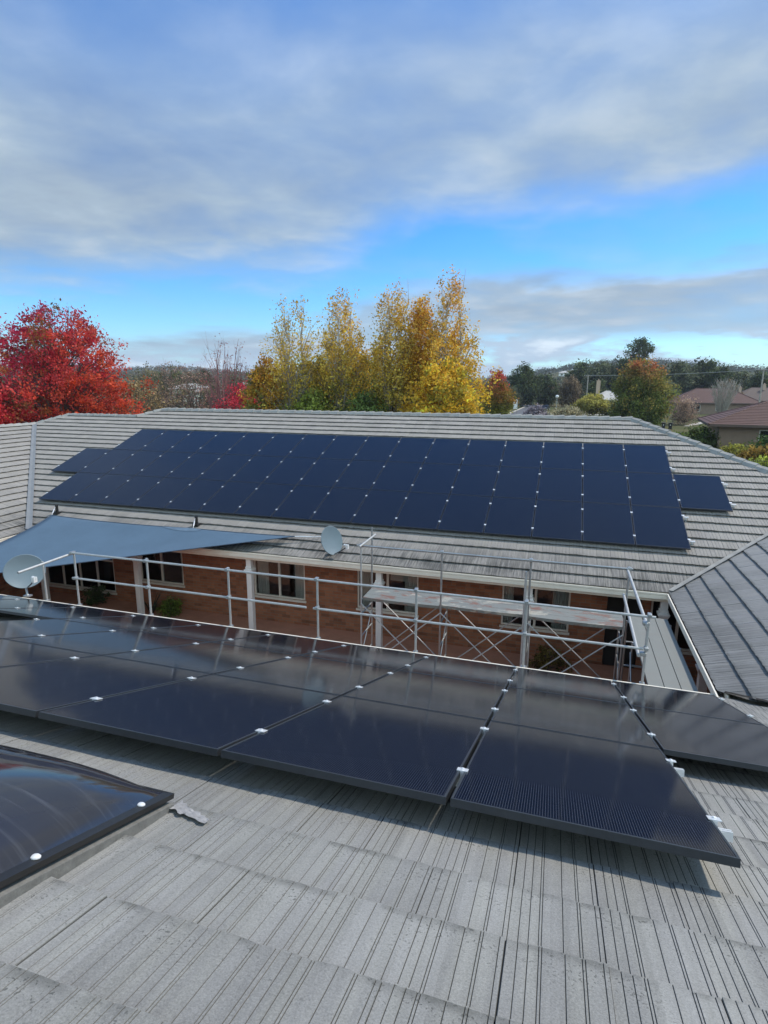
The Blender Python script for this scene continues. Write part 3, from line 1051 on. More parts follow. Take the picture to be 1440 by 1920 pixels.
# ------------------------------------------------------------------ guard rail along the near gutter
TB = 0.0195
GY = 8.6
gr = thing('guardrail', 'galvanised tube guardrail with two rails standing along the near gutter', 'guardrail', (-4, GY, E))
posts = [(-9.69, 3.16), (-8.886, 3.44), (-7.21, 3.46), (-5.504, 3.45), (-3.80, 3.43), (-2.08, 3.42), (-0.365, 3.42), (1.34, 3.44)]
for x, z in posts:
    obj('post', MB().tube((x, GY, 2.30 if x < 1 else 1.6), (x, GY, z), TB, 10), galvpale, gr, smooth=True)
    fm = MB(); fm.box(x - 0.03, x + 0.03, GY - 0.2, GY + 0.03, 2.295, 2.31); fm.box(x - 0.035, x + 0.035, GY - 0.035, GY + 0.035, 2.31, 2.36)
    obj('foot', fm, galv, gr)
    if x > -9:
        for zc in (3.42, 2.91):
            obj('coupler', MB().box(x - 0.028, x + 0.028, GY - 0.076, GY + 0.026, zc - 0.026, zc + 0.026), galv, gr, bevel=0.01)
obj('rail', MB().tube((-8.93, GY - 0.05, 3.425), (1.42, GY - 0.05, 3.405), TB, 10), galvpale, gr, smooth=True)
obj('rail', MB().tube((-8.93, GY - 0.05, 2.915), (-3.99, GY - 0.05, 2.905), TB, 10), galvpale, gr, smooth=True)
obj('rail', MB().tube((-3.86, GY - 0.05, 2.905), (1.30, GY - 0.05, 2.91), TB, 10), galvpale, gr, smooth=True)
obj('return_rail', MB().tube((-8.95, GY + 0.06, 3.385), (-8.86, GY - 1.25, 3.40), TB * 1.15, 10), galvpale, gr, smooth=True)

# ------------------------------------------------------------------ scaffold along the far eave
Y1, Y2 = 11.0, 11.72
XS = [-3.857, -2.155, -0.433, 1.30]
ZP = CAMZ - 4.385
sc_ = thing('scaffold', 'galvanised tube scaffold with paint stained planks and cross braces under the far eave', 'scaffold', (-1.3, 11.36, 0))
for i, x in enumerate(XS):
    zt1 = CAMZ - 3.225 if i else CAMZ - 3.23
    obj('upright', MB().tube((x, Y1, 0.03), (x, Y1, zt1 + 0.03), TB, 10), galvpale if i == 0 else galv, sc_, smooth=True)
    zt2 = CAMZ - 3.02 if i == 0 else ZP + 0.02
    obj('upright', MB().tube((x, Y2, 0.03), (x, Y2, zt2), TB, 10), galv, sc_, smooth=True)
    for y in (Y1, Y2):
        obj('base_plate', MB().box(x - 0.075, x + 0.075, y - 0.075, y + 0.075, 0.015, 0.03), galv, sc_)
    for z in (0.35, 0.85, 1.35, 1.85, ZP - 0.06):
        obj('rung', MB().tube((x, Y1, z), (x, Y2, z), 0.017, 8), galv, sc_, smooth=True)
    obj('frame_brace', MB().tube((x, Y1, 0.9), (x, Y2, 1.7), 0.011, 8), galv, sc_, smooth=True)
    obj('coupler', MB().box(x - 0.035, x + 0.035, Y1 - 0.06, Y1 + 0.03, CAMZ - 3.26, CAMZ - 3.20), galv, sc_, bevel=0.008)
for i in range(3):
    xa, xb = XS[i], XS[i + 1]
    for y in (Y1 - 0.03, Y2 + 0.03):
        for za, zb in ((ZP - 0.12, 0.55), (0.55, ZP - 0.12)):
            obj('brace', MB().tube((xa, y + (0.012 if za > zb else -0.012), za), (xb, y + (0.012 if za > zb else -0.012), zb), 0.0135, 8), galvpale, sc_, smooth=True)
    for k in range(3):
        y0 = Y1 + 0.02 + k * 0.233
        pk = MB()
        x0, x1 = xa + 0.03 - (0.06 if i else 0.0), xb + 0.03
        z1 = ZP + 0.012 + 0.02 * (i == 1)
        n = 12
        rings = []
        for q in range(n + 1):
            xx = x0 + (x1 - x0) * q / n
            sag = -0.012 * math.sin(PI * q / n)
            rings.append([(xx, y0, z1 - 0.062 + sag), (xx, y0 + 0.222, z1 - 0.062 + sag), (xx, y0 + 0.225, z1 + sag), (xx, y0 - 0.002, z1 + sag)])
        pk.quadloop(rings)
        obj('plank', pk, plankm, sc_)
obj('guard_rail', MB().tube((XS[0] - 0.08, Y1 - 0.045, CAMZ - 3.232), (XS[3] + 0.06, Y1 - 0.045, CAMZ - 3.222), TB * 0.9, 10), galv, sc_, smooth=True)
obj('return_rail', MB().tube((XS[0] + 0.05, Y2 + 0.08, CAMZ - 3.20), (XS[0] + 0.05, Y1 - 0.25, CAMZ - 3.20), TB * 1.1, 10), galvpale, sc_, smooth=True)
# doubled upright with a clamp at the third frame
obj('upright', MB().tube((XS[2] - 0.075, Y1 - 0.06, 0.03), (XS[2] - 0.075, Y1 - 0.06, CAMZ - 3.45), TB * 1.1, 10), galvpale, sc_, smooth=True)

# platform along the right wing
pf = thing('scaffold_platform', 'scaffold platform of three grey steel planks beside the right gutter', 'platform', (1.8, 10.3, 0))
for k in range(3):
    x0 = 1.47 + k * 0.232
    mb = MB()
    for (ya, yb, zz) in ((8.75, 11.75, 2.20),):
        mb.box(x0, x0 + 0.222, ya, yb, zz - 0.055, zz)
    obj('plank', mb, plankg, pf, bevel=0.004)
for x, y in ((1.42, 8.95), (2.2, 8.95), (1.42, 10.55), (2.2, 10.55), (1.42, 11.6), (2.2, 11.6)):
    obj('upright', MB().tube((x, y, 0.02), (x, y, 2.14), TB * 0.9, 8), galv, pf, smooth=True)
for y in (8.95, 10.55, 11.6):
    for z in (0.6, 1.2, 1.7, 2.11):
        obj('rung', MB().tube((1.42, y, z), (2.2, y, z), 0.017, 8), galv, pf, smooth=True)
for y0, y1 in ((8.95, 10.55),):
    obj('brace', MB().tube((1.40, y0, 0.5), (1.40, y1, 1.95), 0.0135, 8), galv, pf, smooth=True)
    obj('brace', MB().tube((1.385, y0, 1.95), (1.385, y1, 0.5), 0.0135, 8), galv, pf, smooth=True)
obj('side_rail', MB().tube((1.27, 11.02, CAMZ - 3.25), (1.31, 8.5, CAMZ - 3.31), TB * 1.25, 10), galvpale, pf, smooth=True)
obj('side_rail', MB().tube((1.25, 11.02, CAMZ - 3.74), (1.24, 8.5, CAMZ - 3.78), TB * 1.25, 10), galvpale, pf, smooth=True)
for zc in (CAMZ - 3.31, CAMZ - 3.78):
    obj('coupler', MB().box(1.26, 1.35, 8.54, 8.63, zc - 0.028, zc + 0.028), galv, pf, bevel=0.012)

# ------------------------------------------------------------------ satellite dishes
def dish(center, nrm, rx, ry, mount, label, big):
    c = Vector(center); nrm = Vector(nrm).normalized()
    t = thing('satellite_dish', label, 'satellite dish', mount)
    u = Vector((0, 0, 1)).cross(nrm).normalized(); v = nrm.cross(u)
    mb = MB()
    rings_f = []; rings_b = []
    n = 40
    for s in (0.02, 0.2, 0.4, 0.6, 0.8, 0.95, 1.0):
        dep = -0.16 * rx * (1 - s * s)
        rings_f.append([c + u * rx * s * math.cos(2 * PI * k / n) + v * ry * s * math.sin(2 * PI * k / n) + nrm * dep for k in range(n)])
        rings_b.append([p - nrm * 0.012 for p in rings_f[-1]])
    mb.quadloop(rings_f[:] + [[p + (p - c).normalized() * 0.008 - nrm * 0.006 for p in rings_f[-1]]] + rings_b[::-1])
    obj('reflector', mb, dishm, t, smooth=True)
    back = c - nrm * (0.16 * rx + 0.01)
    bk = MB()
    bk.box(-0.07, 0.07, -0.09, 0.09, -0.06, 0.0, Matrix.Translation(back) @ Matrix((u, v, nrm)).transposed().to_4x4())
    obj('bracket', bk, dishdark, t, bevel=0.006)
    m_ = Vector(mount)
    elbow = Vector((back.x, back.y, back.z - 0.02)) - nrm * 0.05
    mid = Vector((elbow.x, elbow.y, m_.z + (elbow.z - m_.z) * 0.45))
    obj('mast', MB().path([m_, mid, elbow], 0.021 if big else 0.019, 10), galvpale if big else dishdark, t, smooth=True)
    bp = MB(); bp.box(m_.x - 0.07, m_.x + 0.07, m_.y - 0.05, m_.y + 0.05, m_.z - 0.015, m_.z + 0.012)
    obj('mount_plate', bp, galv, t)
    foot = c - v * ry * 0.98
    lnb = c + nrm * (1.7 * rx) - v * ry * 0.55
    obj('feed_arm', MB().path([back - v * ry * 0.5, foot - nrm * 0.03, foot + (lnb - foot) * 0.5 - v * 0.03, lnb - v * 0.05], 0.013, 8), dishdark, t, smooth=True)
    aim = (c - v * ry * 0.2 - lnb).normalized()
    ln = MB()
    ln.path([lnb - aim * 0.09, lnb - aim * 0.02, lnb, lnb + aim * 0.05, lnb + aim * 0.055], [0.032, 0.034, 0.022, 0.034, 0.02], 12)
    ln.box(-0.028, 0.028, -0.04, 0.04, -0.05, 0.05, Matrix.Translation(lnb - aim * 0.05 - v * 0.03))
    obj('feed_horn', ln, plastic, t, smooth=True)
    return t


zr_ = lambda y: E + (y - 12.65) * T
DN = (0.80, -0.50, 0.33)
dish((-5.165, 12.62, 2.945), DN, 0.30, 0.345, (-5.30, 12.82, zr_(12.82) + 0.045), 'small pale blue satellite dish standing on the far roof above the gutter', False)
dish((-10.20, 8.62, 2.90), (0.83, -0.46, 0.31), 0.37, 0.335, (-10.16, 8.58, 2.40), 'large grey satellite dish at the left end of the guardrail, under the shade sail', True)

# ------------------------------------------------------------------ shade sail
def curve(a, b, sag, n, sagv):
    a = Vector(a); b = Vector(b)
    return [a + (b - a) * (k / n) + Vector(sagv) * sag * 4 * (k / n) * (1 - k / n) for k in range(n + 1)]


SA = Vector((-14.19, 13.10, 2.83)); SB = Vector((-9.39, 13.10, 2.80)); ST = Vector((-6.42, 13.18, 2.80)); SL = Vector((-14.6, 8.4, 2.08))
n = 24
e_bot = curve(SL, ST, 0.06, n, (-0.3, 0.9, 0.10))
e_top = curve(SA, SB, 0.16, n, (0, -1, 0.02))
e_l = curve(SL, SA, 0.45, n, (1, 0, -0.02))
e_r = curve(ST, SB, 0.05, n, (0, -1, 0))
mb = MB()
for iv in range(n + 1):
    v = iv / n
    for iu in range(n + 1):
        u = iu / n
        p = e_bot[iu] * (1 - v) + e_top[iu] * v + e_l[iv] * (1 - u) + e_r[iv] * u - (SL * (1 - u) * (1 - v) + ST * u * (1 - v) + SA * (1 - u) * v + SB * u * v)
        p = p + Vector((0, 0, -0.10 * math.sin(PI * u) * math.sin(PI * v)))
        mb.v.append(tuple(p))
for iv in range(n):
    for iu in range(n):
        a = iv * (n + 1) + iu
        mb.f.append((a, a + 1, a + n + 2, a + n + 1))
sail_v = list(mb.v)
sail = thing('shade_sail', 'slate blue triangular shade sail stretched over the left of the courtyard', 'shade sail', (-12, 11, 0))
so_ = obj('cloth', mb, sailm, sail, smooth=True, fix=False)
sm = so_.modifiers.new('thick', 'SOLIDIFY'); sm.thickness = 0.006
hem = MB()
for c_ in (e_bot, e_top, e_l, e_r):
    hem.path(c_, 0.012, 6)
obj('hem', hem, simple('sail_hem', (0.05, 0.08, 0.12), 0.8), sail, smooth=True)
# bracket posts on the roof with turnbuckles
for p, b, lab in ((SA, Vector((-14.40, 13.5, zr_(13.5))), 'black steel sail post on the far roof beside the left valley'),
                  (SB, Vector((-9.55, 13.5, zr_(13.5))), 'black steel sail post on the far roof below the middle of the panels')):
    br = thing('sail_post', lab, 'post', b, 'sail posts on the far roof')
    obj('upright', MB().box(b.x - 0.03, b.x + 0.03, b.y - 0.03, b.y + 0.03, b.z - 0.02, b.z + 0.27), blackm, br)
    obj('base_plate', MB().box(b.x - 0.08, b.x + 0.08, b.y - 0.08, b.y + 0.08, b.z - 0.01, b.z + 0.06), blackm, br)
    q = b + Vector((-0.01, -0.04, 0.22))
    obj('turnbuckle', MB().path([p, p + (q - p) * 0.25, p + (q - p) * 0.3, p + (q - p) * 0.7, p + (q - p) * 0.75, q], [0.007, 0.007, 0.016, 0.016, 0.007, 0.007], 8), alu, sail, smooth=True)
obj('turnbuckle', MB().path([ST, Vector((-6.15, 13.25, 2.80)), Vector((-5.95, 13.32, 2.79)), Vector((-5.72, 13.42, 2.80))], [0.012, 0.016, 0.010, 0.010], 8), alu, sail, smooth=True)
def sail_pt(u, v):
    fu = u * n; fv = v * n
    i, j = min(int(fu), n - 1), min(int(fv), n - 1)
    a_, b_ = fu - i, fv - j
    g = lambda q, w_: Vector(sail_v[w_ * (n + 1) + q])
    return (g(i, j) * (1 - a_) + g(i + 1, j) * a_) * (1 - b_) + (g(i, j + 1) * (1 - a_) + g(i + 1, j + 1) * a_) * b_


mb = MB()
rim_ = []
for k in range(17):
    a = PI * k / 16
    rim_.append(sail_pt(0.90 + 0.095 * math.cos(a), 0.985 - 0.20 * math.sin(a)) + Vector((0, 0, 0.008)))
mb.poly(rim_)
obj('corner_patch', mb, simple('sail_patch', (0.105, 0.16, 0.215), 0.8), sail, fix=False)

# ------------------------------------------------------------------ vegetation
def add_mesh(name, V, F, mat, cols=None, parent=None):
    me = bpy.data.meshes.new(name)
    V = np.asarray(V, dtype=np.float32); F = np.asarray(F, dtype=np.int32)
    k = F.shape[1]
    me.vertices.add(len(V)); me.vertices.foreach_set('co', V.ravel())
    me.loops.add(F.size); me.polygons.add(len(F))
    me.loops.foreach_set('vertex_index', F.ravel())
    me.polygons.foreach_set('loop_start', np.arange(0, F.size, k))
    me.polygons.foreach_set('loop_total', np.full(len(F), k))
    if cols is not None:
        at = me.color_attributes.new('Col', 'FLOAT_COLOR', 'POINT')
        at.data.foreach_set('color', np.concatenate([cols, np.ones((len(cols), 1))], 1).astype(np.float32).ravel())
    me.update()
    me.materials.append(mat)
    o = bpy.data.objects.new(name, me)
    C.objects.link(o)
    if parent:
        o.parent = parent
    return o


def leaf_quads(P, size, cols, rng, flat=0.0):
    n = len(P)
    a = rng.normal(size=(n, 3)); a /= np.linalg.norm(a, axis=1, keepdims=True)
    b = rng.normal(size=(n, 3)); b -= a * np.sum(a * b, 1, keepdims=True); b /= np.linalg.norm(b, axis=1, keepdims=True)
    s = size[:, None]
    V = np.stack([P - a * s, P - b * s * 0.55, P + a * s, P + b * s * 0.55], 1).reshape(-1, 3)
    F = np.arange(4 * n).reshape(-1, 4)
    return V, F, np.repeat(cols, 4, 0)


def pal_mix(stops, t):
    """stops: list of (t, rgb)"""
    ts = [s[0] for s in stops]
    return np.stack([np.interp(t, ts, [s[1][k] for s in stops]) for k in range(3)], 1)


def make_tree(name, label, cat, loc, H, env, nclump, cr, nleaf, lsize, pal, seed, barkmat=None, stems=1, spread=0.06, group=None, droop=0.0, zmin=0.12, trunk_r=None, jitter=0.3, twig=0.011, leafshare=1.0, up=0.55, lean=(0, 0), patch=None, topbare=0):
    """env: list of (t, radius m). pal: fn(t, clump_rand, leaf_rand)->rgb"""
    rng = np.random.RandomState(seed)
    root = thing(name, label, cat, loc, group)
    ts = np.array([e[0] for e in env]); rs_ = np.array([e[1] for e in env])
    trunk_r = trunk_r or H * 0.013
    mb = MB()
    st = []
    for s in range(stems):
        a = 2 * PI * s / stems + rng.uniform(0, 1)
        top = 1.0 if s == 0 else rng.uniform(0.78, 0.98)
        off = np.array([math.cos(a), math.sin(a), 0]) * (spread * H if stems > 1 else 0.0)
        pts = []
        for q in range(9):
            f = q / 8 * top
            w_ = off * (0.12 + 0.88 * f ** 0.8) + np.array([lean[0], lean[1], 0]) * f + np.array([rng.normal(), rng.normal(), 0]) * 0.012 * H * f
            pts.append((w_[0], w_[1], f * H))
        st.append(np.array(pts))
        mb.path(pts, [max(0.012, trunk_r * (1 - 0.93 * q / 8)) * (1 if stems == 1 else 0.75) for q in range(9)], 7)
    # clumps
    dens = np.interp(np.linspace(zmin, 1, 200), ts, rs_) ** 1.5 + 0.02
    dens /= dens.sum()
    tz = rng.choice(np.linspace(zmin, 1, 200), nclump, p=dens)
    r = np.interp(tz, ts, rs_)
    ang = rng.uniform(0, 2 * PI, nclump)
    rr = r * np.sqrt(rng.uniform(0.08, 1.0, nclump)) * (1 + jitter * 0.35 * rng.normal(size=nclump))
    lob = 1 + 0.16 * np.sin(ang * 3 + tz * 9 + seed) + 0.10 * np.sin(ang * 5 - tz * 13)
    rr = rr * lob
    Cc = np.stack([rr * np.cos(ang) + lean[0] * tz, rr * np.sin(ang) + lean[1] * tz, tz * H], 1)
    P = []; Cl = []; Sz = []
    for i in range(nclump):
        s = st[rng.randint(stems)]
        if stems > 1:
            dd = [abs(np.interp(Cc[i, 2], q[:, 2], q[:, 0]) - Cc[i, 0]) + abs(np.interp(Cc[i, 2], q[:, 2], q[:, 1]) - Cc[i, 1]) for q in st]
            s = st[int(np.argmin(dd))]
        za = max(0.06 * H, min(s[-1, 2] * 0.97, Cc[i, 2] - rr[i] * up * rng.uniform(0.7, 1.3)))
        A_ = np.array([np.interp(za, s[:, 2], s[:, 0]), np.interp(za, s[:, 2], s[:, 1]), za])
        M_ = A_ * 0.45 + Cc[i] * 0.55 + np.array([0, 0, 0.10 * rr[i] * (1 if droop == 0 else 1.6)]) + rng.normal(size=3) * 0.03 * rr[i]
        L_ = np.linalg.norm(Cc[i] - A_)
        mb.path([A_, M_, Cc[i]], [max(twig, L_ * 0.012), max(twig * 0.8, L_ * 0.007), twig * 0.5], 4)
        if rng.uniform() > leafshare:
            # bare spray of twigs
            for q in range(4):
                mb.path([Cc[i] * 0.6 + M_ * 0.4, Cc[i] + rng.normal(size=3) * cr * 0.8 + np.array([0, 0, cr * 0.6])], [twig * 0.6, twig * 0.3], 3)
            continue
        nl = int(nleaf * rng.uniform(0.5, 1.5))
        if topbare and tz[i] > 1 - topbare:
            nl = int(nl * 0.5)
        c_ = cr * rng.uniform(0.6, 1.4)
        off = rng.normal(size=(nl, 3)) * c_ * np.array([0.55, 0.55, 0.5 + droop])
        if droop:
            off[:, 2] -= np.abs(off[:, 2]) * droop * 0.5
        p = Cc[i] + off
        P.append(p)
        cl = pal(np.clip(p[:, 2] / H, 0, 1), np.full(nl, rng.uniform()), rng.uniform(size=nl), np.full(nl, Cc[i, 0] / max(rs_.max(), 0.1)))
        Cl.append(cl)
        Sz.append(lsize * rng.uniform(0.6, 1.35, nl))
    mb2 = mb
    tr = obj('trunk', mb2, barkmat or bark, root, world=False, smooth=True, fix=False)
    if P:
        P = np.concatenate(P); Cl = np.concatenate(Cl); Sz = np.concatenate(Sz)
        k = P[:, 2] > 0.02
        V, F, cc = leaf_quads(P[k], Sz[k], np.clip(Cl[k], 0.002, 0.9), rng)
        add_mesh('crown', V, F, leafm, cc, root)
    return root


GAIN = 1.65


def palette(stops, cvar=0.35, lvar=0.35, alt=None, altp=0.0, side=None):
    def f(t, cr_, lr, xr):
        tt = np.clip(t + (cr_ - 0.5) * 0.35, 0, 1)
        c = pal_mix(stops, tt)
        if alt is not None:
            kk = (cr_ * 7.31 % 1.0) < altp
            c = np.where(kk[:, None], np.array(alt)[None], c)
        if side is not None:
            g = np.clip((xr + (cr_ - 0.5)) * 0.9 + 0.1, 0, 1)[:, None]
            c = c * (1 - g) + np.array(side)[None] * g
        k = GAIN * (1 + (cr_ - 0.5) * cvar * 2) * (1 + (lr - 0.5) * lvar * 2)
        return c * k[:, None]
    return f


# crimson tree on the left
RED = palette([(0.0, (0.38, 0.05, 0.035)), (0.35, (0.46, 0.04, 0.05)), (0.7, (0.44, 0.028, 0.065)), (1.0, (0.28, 0.02, 0.06))], 0.4, 0.4, (0.17, 0.085, 0.025), 0.18, side=(0.36, 0.055, 0.022))
make_tree('maple_tree', 'broad crimson autumn tree behind the left wing roof', 'tree', (-41.6, 41.0, 0), 12.9, [(0.0, 1.7), (0.12, 4.6), (0.3, 5.6), (0.5, 5.4), (0.68, 4.9), (0.82, 3.9), (0.93, 2.4), (1.0, 1.0)], 780, 0.55, 62, 0.12, RED, 21, stems=3, spread=0.10, trunk_r=0.22, up=0.8, topbare=0.14, zmin=0.1, jitter=0.45)
make_tree('maple_tree', 'crimson tree at the left edge in front of the broad red one', 'tree', (-44.5, 34.5, 0), 7.6, [(0.0, 1.5), (0.2, 3.6), (0.5, 3.9), (0.8, 2.7), (1.0, 0.8)], 260, 0.6, 60, 0.13, palette([(0, (0.42, 0.04, 0.03)), (1, (0.40, 0.028, 0.045))], 0.35, 0.4), 22, stems=2, spread=0.12, up=0.7)

# birches
def birch_pal(green, top):
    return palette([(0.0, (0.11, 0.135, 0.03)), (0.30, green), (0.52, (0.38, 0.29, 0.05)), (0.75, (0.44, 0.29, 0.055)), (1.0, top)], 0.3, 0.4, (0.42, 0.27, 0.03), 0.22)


OL = (0.20, 0.19, 0.04)
BI = [('golden birch with thin grey top, leftmost of the birches', (-21.3, 44.4), 13.6, [(0.0, 0.8), (0.3, 2.5), (0.55, 2.5), (0.75, 2.0), (0.9, 1.3), (1.0, 0.4)], 230, 24, birch_pal(OL, (0.36, 0.24, 0.10)), 0.82, 31),
      ('two-topped golden birch, second of the birches from the left', (-17.3, 44.7), 14.1, [(0.0, 0.8), (0.3, 2.2), (0.6, 2.1), (0.8, 1.4), (0.92, 0.7), (1.0, 0.15)], 270, 34, birch_pal(OL, (0.47, 0.25, 0.06)), 0.95, 32),
      ('slender orange topped birch, third of the birches from the left', (-13.1, 45.0), 14.5, [(0.0, 0.7), (0.3, 1.7), (0.6, 1.75), (0.8, 1.2), (0.92, 0.65), (1.0, 0.15)], 230, 36, birch_pal((0.26, 0.21, 0.04), (0.48, 0.26, 0.06)), 0.95, 33),
      ('tallest and fullest golden birch, rightmost of the birches', (-8.8, 45.3), 15.0, [(0.0, 1.6), (0.22, 2.9), (0.45, 2.7), (0.65, 1.9), (0.82, 1.35), (0.93, 0.8), (1.0, 0.12)], 420, 42, palette([(0, (0.40, 0.27, 0.02)), (0.3, (0.52, 0.33, 0.025)), (0.55, (0.48, 0.30, 0.035)), (1.0, (0.46, 0.23, 0.06))], 0.3, 0.4, (0.30, 0.22, 0.04), 0.15), 0.97, 34)]
for lab, (x, y), h_, env, nc, nl, pal, ls, sd in BI:
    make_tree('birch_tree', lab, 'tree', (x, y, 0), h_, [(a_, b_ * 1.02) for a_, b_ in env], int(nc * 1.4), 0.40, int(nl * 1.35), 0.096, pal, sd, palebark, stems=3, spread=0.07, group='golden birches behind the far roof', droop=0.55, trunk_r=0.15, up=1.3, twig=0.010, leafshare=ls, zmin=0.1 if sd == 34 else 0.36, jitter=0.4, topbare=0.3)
make_tree('birch_tree', 'narrow golden birch squeezed between the third and the tallest birch', 'tree', (-11.2, 46.2, 0), 13.6, [(0, 0.5), (0.3, 1.3), (0.6, 1.2), (0.85, 0.7), (1, 0.15)], 260, 0.42, 54, 0.115, palette([(0, (0.3, 0.22, 0.03)), (1, (0.48, 0.25, 0.04))], 0.3, 0.4), 35, palebark, stems=2, spread=0.05, group='golden birches behind the far roof', droop=0.55, trunk_r=0.12, up=1.3)
make_tree('shrub', 'orange yellow shrubby tree at the left foot of the birches', 'tree', (-23.4, 43.8, 0), 8.7, [(0, 1.0), (0.3, 1.9), (0.65, 1.8), (0.9, 1.0), (1, 0.3)], 190, 0.5, 60, 0.12, palette([(0, (0.42, 0.20, 0.03)), (0.6, (0.40, 0.24, 0.03)), (1, (0.42, 0.21, 0.03))], 0.35, 0.4, (0.14, 0.13, 0.03), 0.25), 36, stems=3, spread=0.1)
UN = [('olive green tree under the leftmost birch', (-20.3, 46.5), 8.9, 2.6, 37, (0.16, 0.16, 0.035)), ('dense olive tree under the second birch', (-17.2, 48.6), 9.2, 2.6, 38, (0.12, 0.135, 0.03)),
      ('dark green tree behind the third birch', (-13.3, 49.0), 8.6, 2.3, 39, (0.085, 0.11, 0.03)), ('yellow green bush low between the birches', (-19.0, 43.0), 6.2, 1.9, 40, (0.17, 0.20, 0.035)),
      ('green bush at the foot of the third birch', (-14.6, 43.4), 6.0, 2.2, 41, (0.10, 0.14, 0.035))]
for lab, (x, y), h_, r_, sd, col in UN:
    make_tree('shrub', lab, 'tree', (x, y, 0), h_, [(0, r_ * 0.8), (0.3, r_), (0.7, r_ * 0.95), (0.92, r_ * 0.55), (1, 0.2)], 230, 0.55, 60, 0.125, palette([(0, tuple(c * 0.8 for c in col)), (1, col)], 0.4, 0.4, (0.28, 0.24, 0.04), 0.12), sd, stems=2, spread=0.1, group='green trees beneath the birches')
make_tree('shrub', 'bright golden bush beneath the tallest birch', 'tree', (-8.4, 41.9, 0), 8.6, [(0, 1.8), (0.3, 2.6), (0.6, 2.5), (0.85, 1.6), (1, 0.4)], 300, 0.55, 64, 0.12, palette([(0, (0.46, 0.31, 0.025)), (1, (0.50, 0.29, 0.03))], 0.35, 0.4, (0.26, 0.22, 0.03), 0.2), 42, stems=3, spread=0.1)

# bare pinkish tree and the brown scrub left of the birches
make_tree('bare_tree', 'thin upright tree with bare twigs and crimson lower leaves', 'tree', (-29.7, 47.4, 0), 10.6, [(0, 1.5), (0.35, 2.6), (0.7, 2.5), (0.9, 1.9), (1, 1.0)], 200, 0.5, 9, 0.075, palette([(0, (0.40, 0.05, 0.05)), (0.5, (0.27, 0.07, 0.065)), (1, (0.18, 0.10, 0.09))], 0.3, 0.4), 50, simple('pink_bark', (0.23, 0.11, 0.105), 0.9, 0, 0.3, 4), stems=5, spread=0.13, up=2.2, twig=0.013, leafshare=0.65)
make_tree('shrub', 'low crimson bush between the bare tree and the birches', 'shrub', (-28.0, 46.8, 0), 6.6, [(0, 2.2), (0.5, 3.0), (1, 0.8)], 170, 0.45, 40, 0.10, palette([(0, (0.36, 0.03, 0.04)), (1, (0.42, 0.04, 0.06))], 0.3, 0.4), 51, stems=3, spread=0.1)
BR = [((-57, 72), 9.2, 52, 'dull olive tree close to the right of the red tree', (0.15, 0.12, 0.055)), ((-52.5, 70.5), 9.5, 53, 'brown leafless tree beyond the roof, left of two', (0.22, 0.14, 0.10)), ((-46.5, 67), 9.0, 54, 'brown leafless tree beyond the roof, right of two', (0.21, 0.13, 0.095)),
      ((-44.0, 74), 9.4, 55, 'reddish brown tree behind the bare pink one', (0.17, 0.075, 0.06)), ((-38.0, 70), 9.0, 56, 'brown bushy tree just left of the birches', (0.20, 0.11, 0.085)), ((-41.5, 50.5), 7.2, 57, 'tan scrubby bush with yellow leaves by the left roof', (0.26, 0.18, 0.08))]
for (x, y), h_, sd, lab, col in BR:
    make_tree('scrub_tree', lab, 'tree', (x, y, 0), h_, [(0, 2.2), (0.3, 3.1), (0.7, 2.9), (0.9, 1.8), (1, 0.6)], 230, 0.7, 20, 0.12, palette([(0, tuple(c * 0.9 for c in col)), (1, col)], 0.4, 0.5, (0.12, 0.12, 0.055), 0.2), sd, stems=4, spread=0.12, up=1.4, twig=0.018, leafshare=0.8, group='brown scrub left of the birches')

# right of the birches
make_tree('autumn_tree', 'small round tree turning red on top beside the birches', 'tree', (-8.75, 78, 0), 8.5, [(0, 0.5), (0.22, 1.6), (0.45, 2.2), (0.7, 2.0), (0.9, 1.2), (1, 0.4)], 230, 0.45, 40, 0.13, palette([(0, (0.10, 0.12, 0.02)), (0.55, (0.15, 0.14, 0.025)), (0.8, (0.26, 0.10, 0.03)), (1, (0.36, 0.04, 0.045))], 0.3, 0.4), 60, zmin=0.25)
make_tree('autumn_tree', 'big dense tree turning from green to russet, right of the road', 'tree', (12.1, 109, 0), 10.9, [(0, 2.9), (0.15, 4.0), (0.4, 4.3), (0.65, 3.9), (0.85, 2.9), (0.95, 1.9), (1, 0.7)], 560, 0.85, 44, 0.19, palette([(0, (0.075, 0.10, 0.02)), (0.55, (0.12, 0.14, 0.03)), (0.82, (0.175, 0.13, 0.035)), (1, (0.25, 0.085, 0.035))], 0.35, 0.45, (0.21, 0.16, 0.035), 0.15), 61, zmin=0.06, trunk_r=0.3)
make_tree('weeping_tree', 'leafless brown weeping bush beside the black bins', 'shrub', (20.3, 116, 0), 4.5, [(0, 2.0), (0.4, 2.5), (0.8, 2.0), (1, 0.8)], 170, 0.6, 22, 0.13, palette([(0, (0.20, 0.14, 0.10)), (1, (0.26, 0.18, 0.13))], 0.3, 0.4), 62, droop=0.9, leafshare=0.8, twig=0.025)
make_tree('shrub', 'small yellow green spreading tree right of the street lamp', 'tree', (5.3, 126, 0), 4.9, [(0, 0.3), (0.3, 1.2), (0.5, 3.2), (0.8, 2.7), (1, 0.8)], 170, 0.6, 32, 0.19, palette([(0, (0.13, 0.13, 0.03)), (1, (0.25, 0.22, 0.05))], 0.35, 0.4), 63, zmin=0.3)
make_tree('shrub', 'grey green bush next to the yellow green tree', 'shrub', (9.2, 128, 0), 3.9, [(0, 2.2), (0.5, 2.4), (1, 0.6)], 110, 0.6, 36, 0.19, palette([(0, (0.12, 0.13, 0.07)), (1, (0.18, 0.18, 0.10))], 0.3, 0.4), 64)
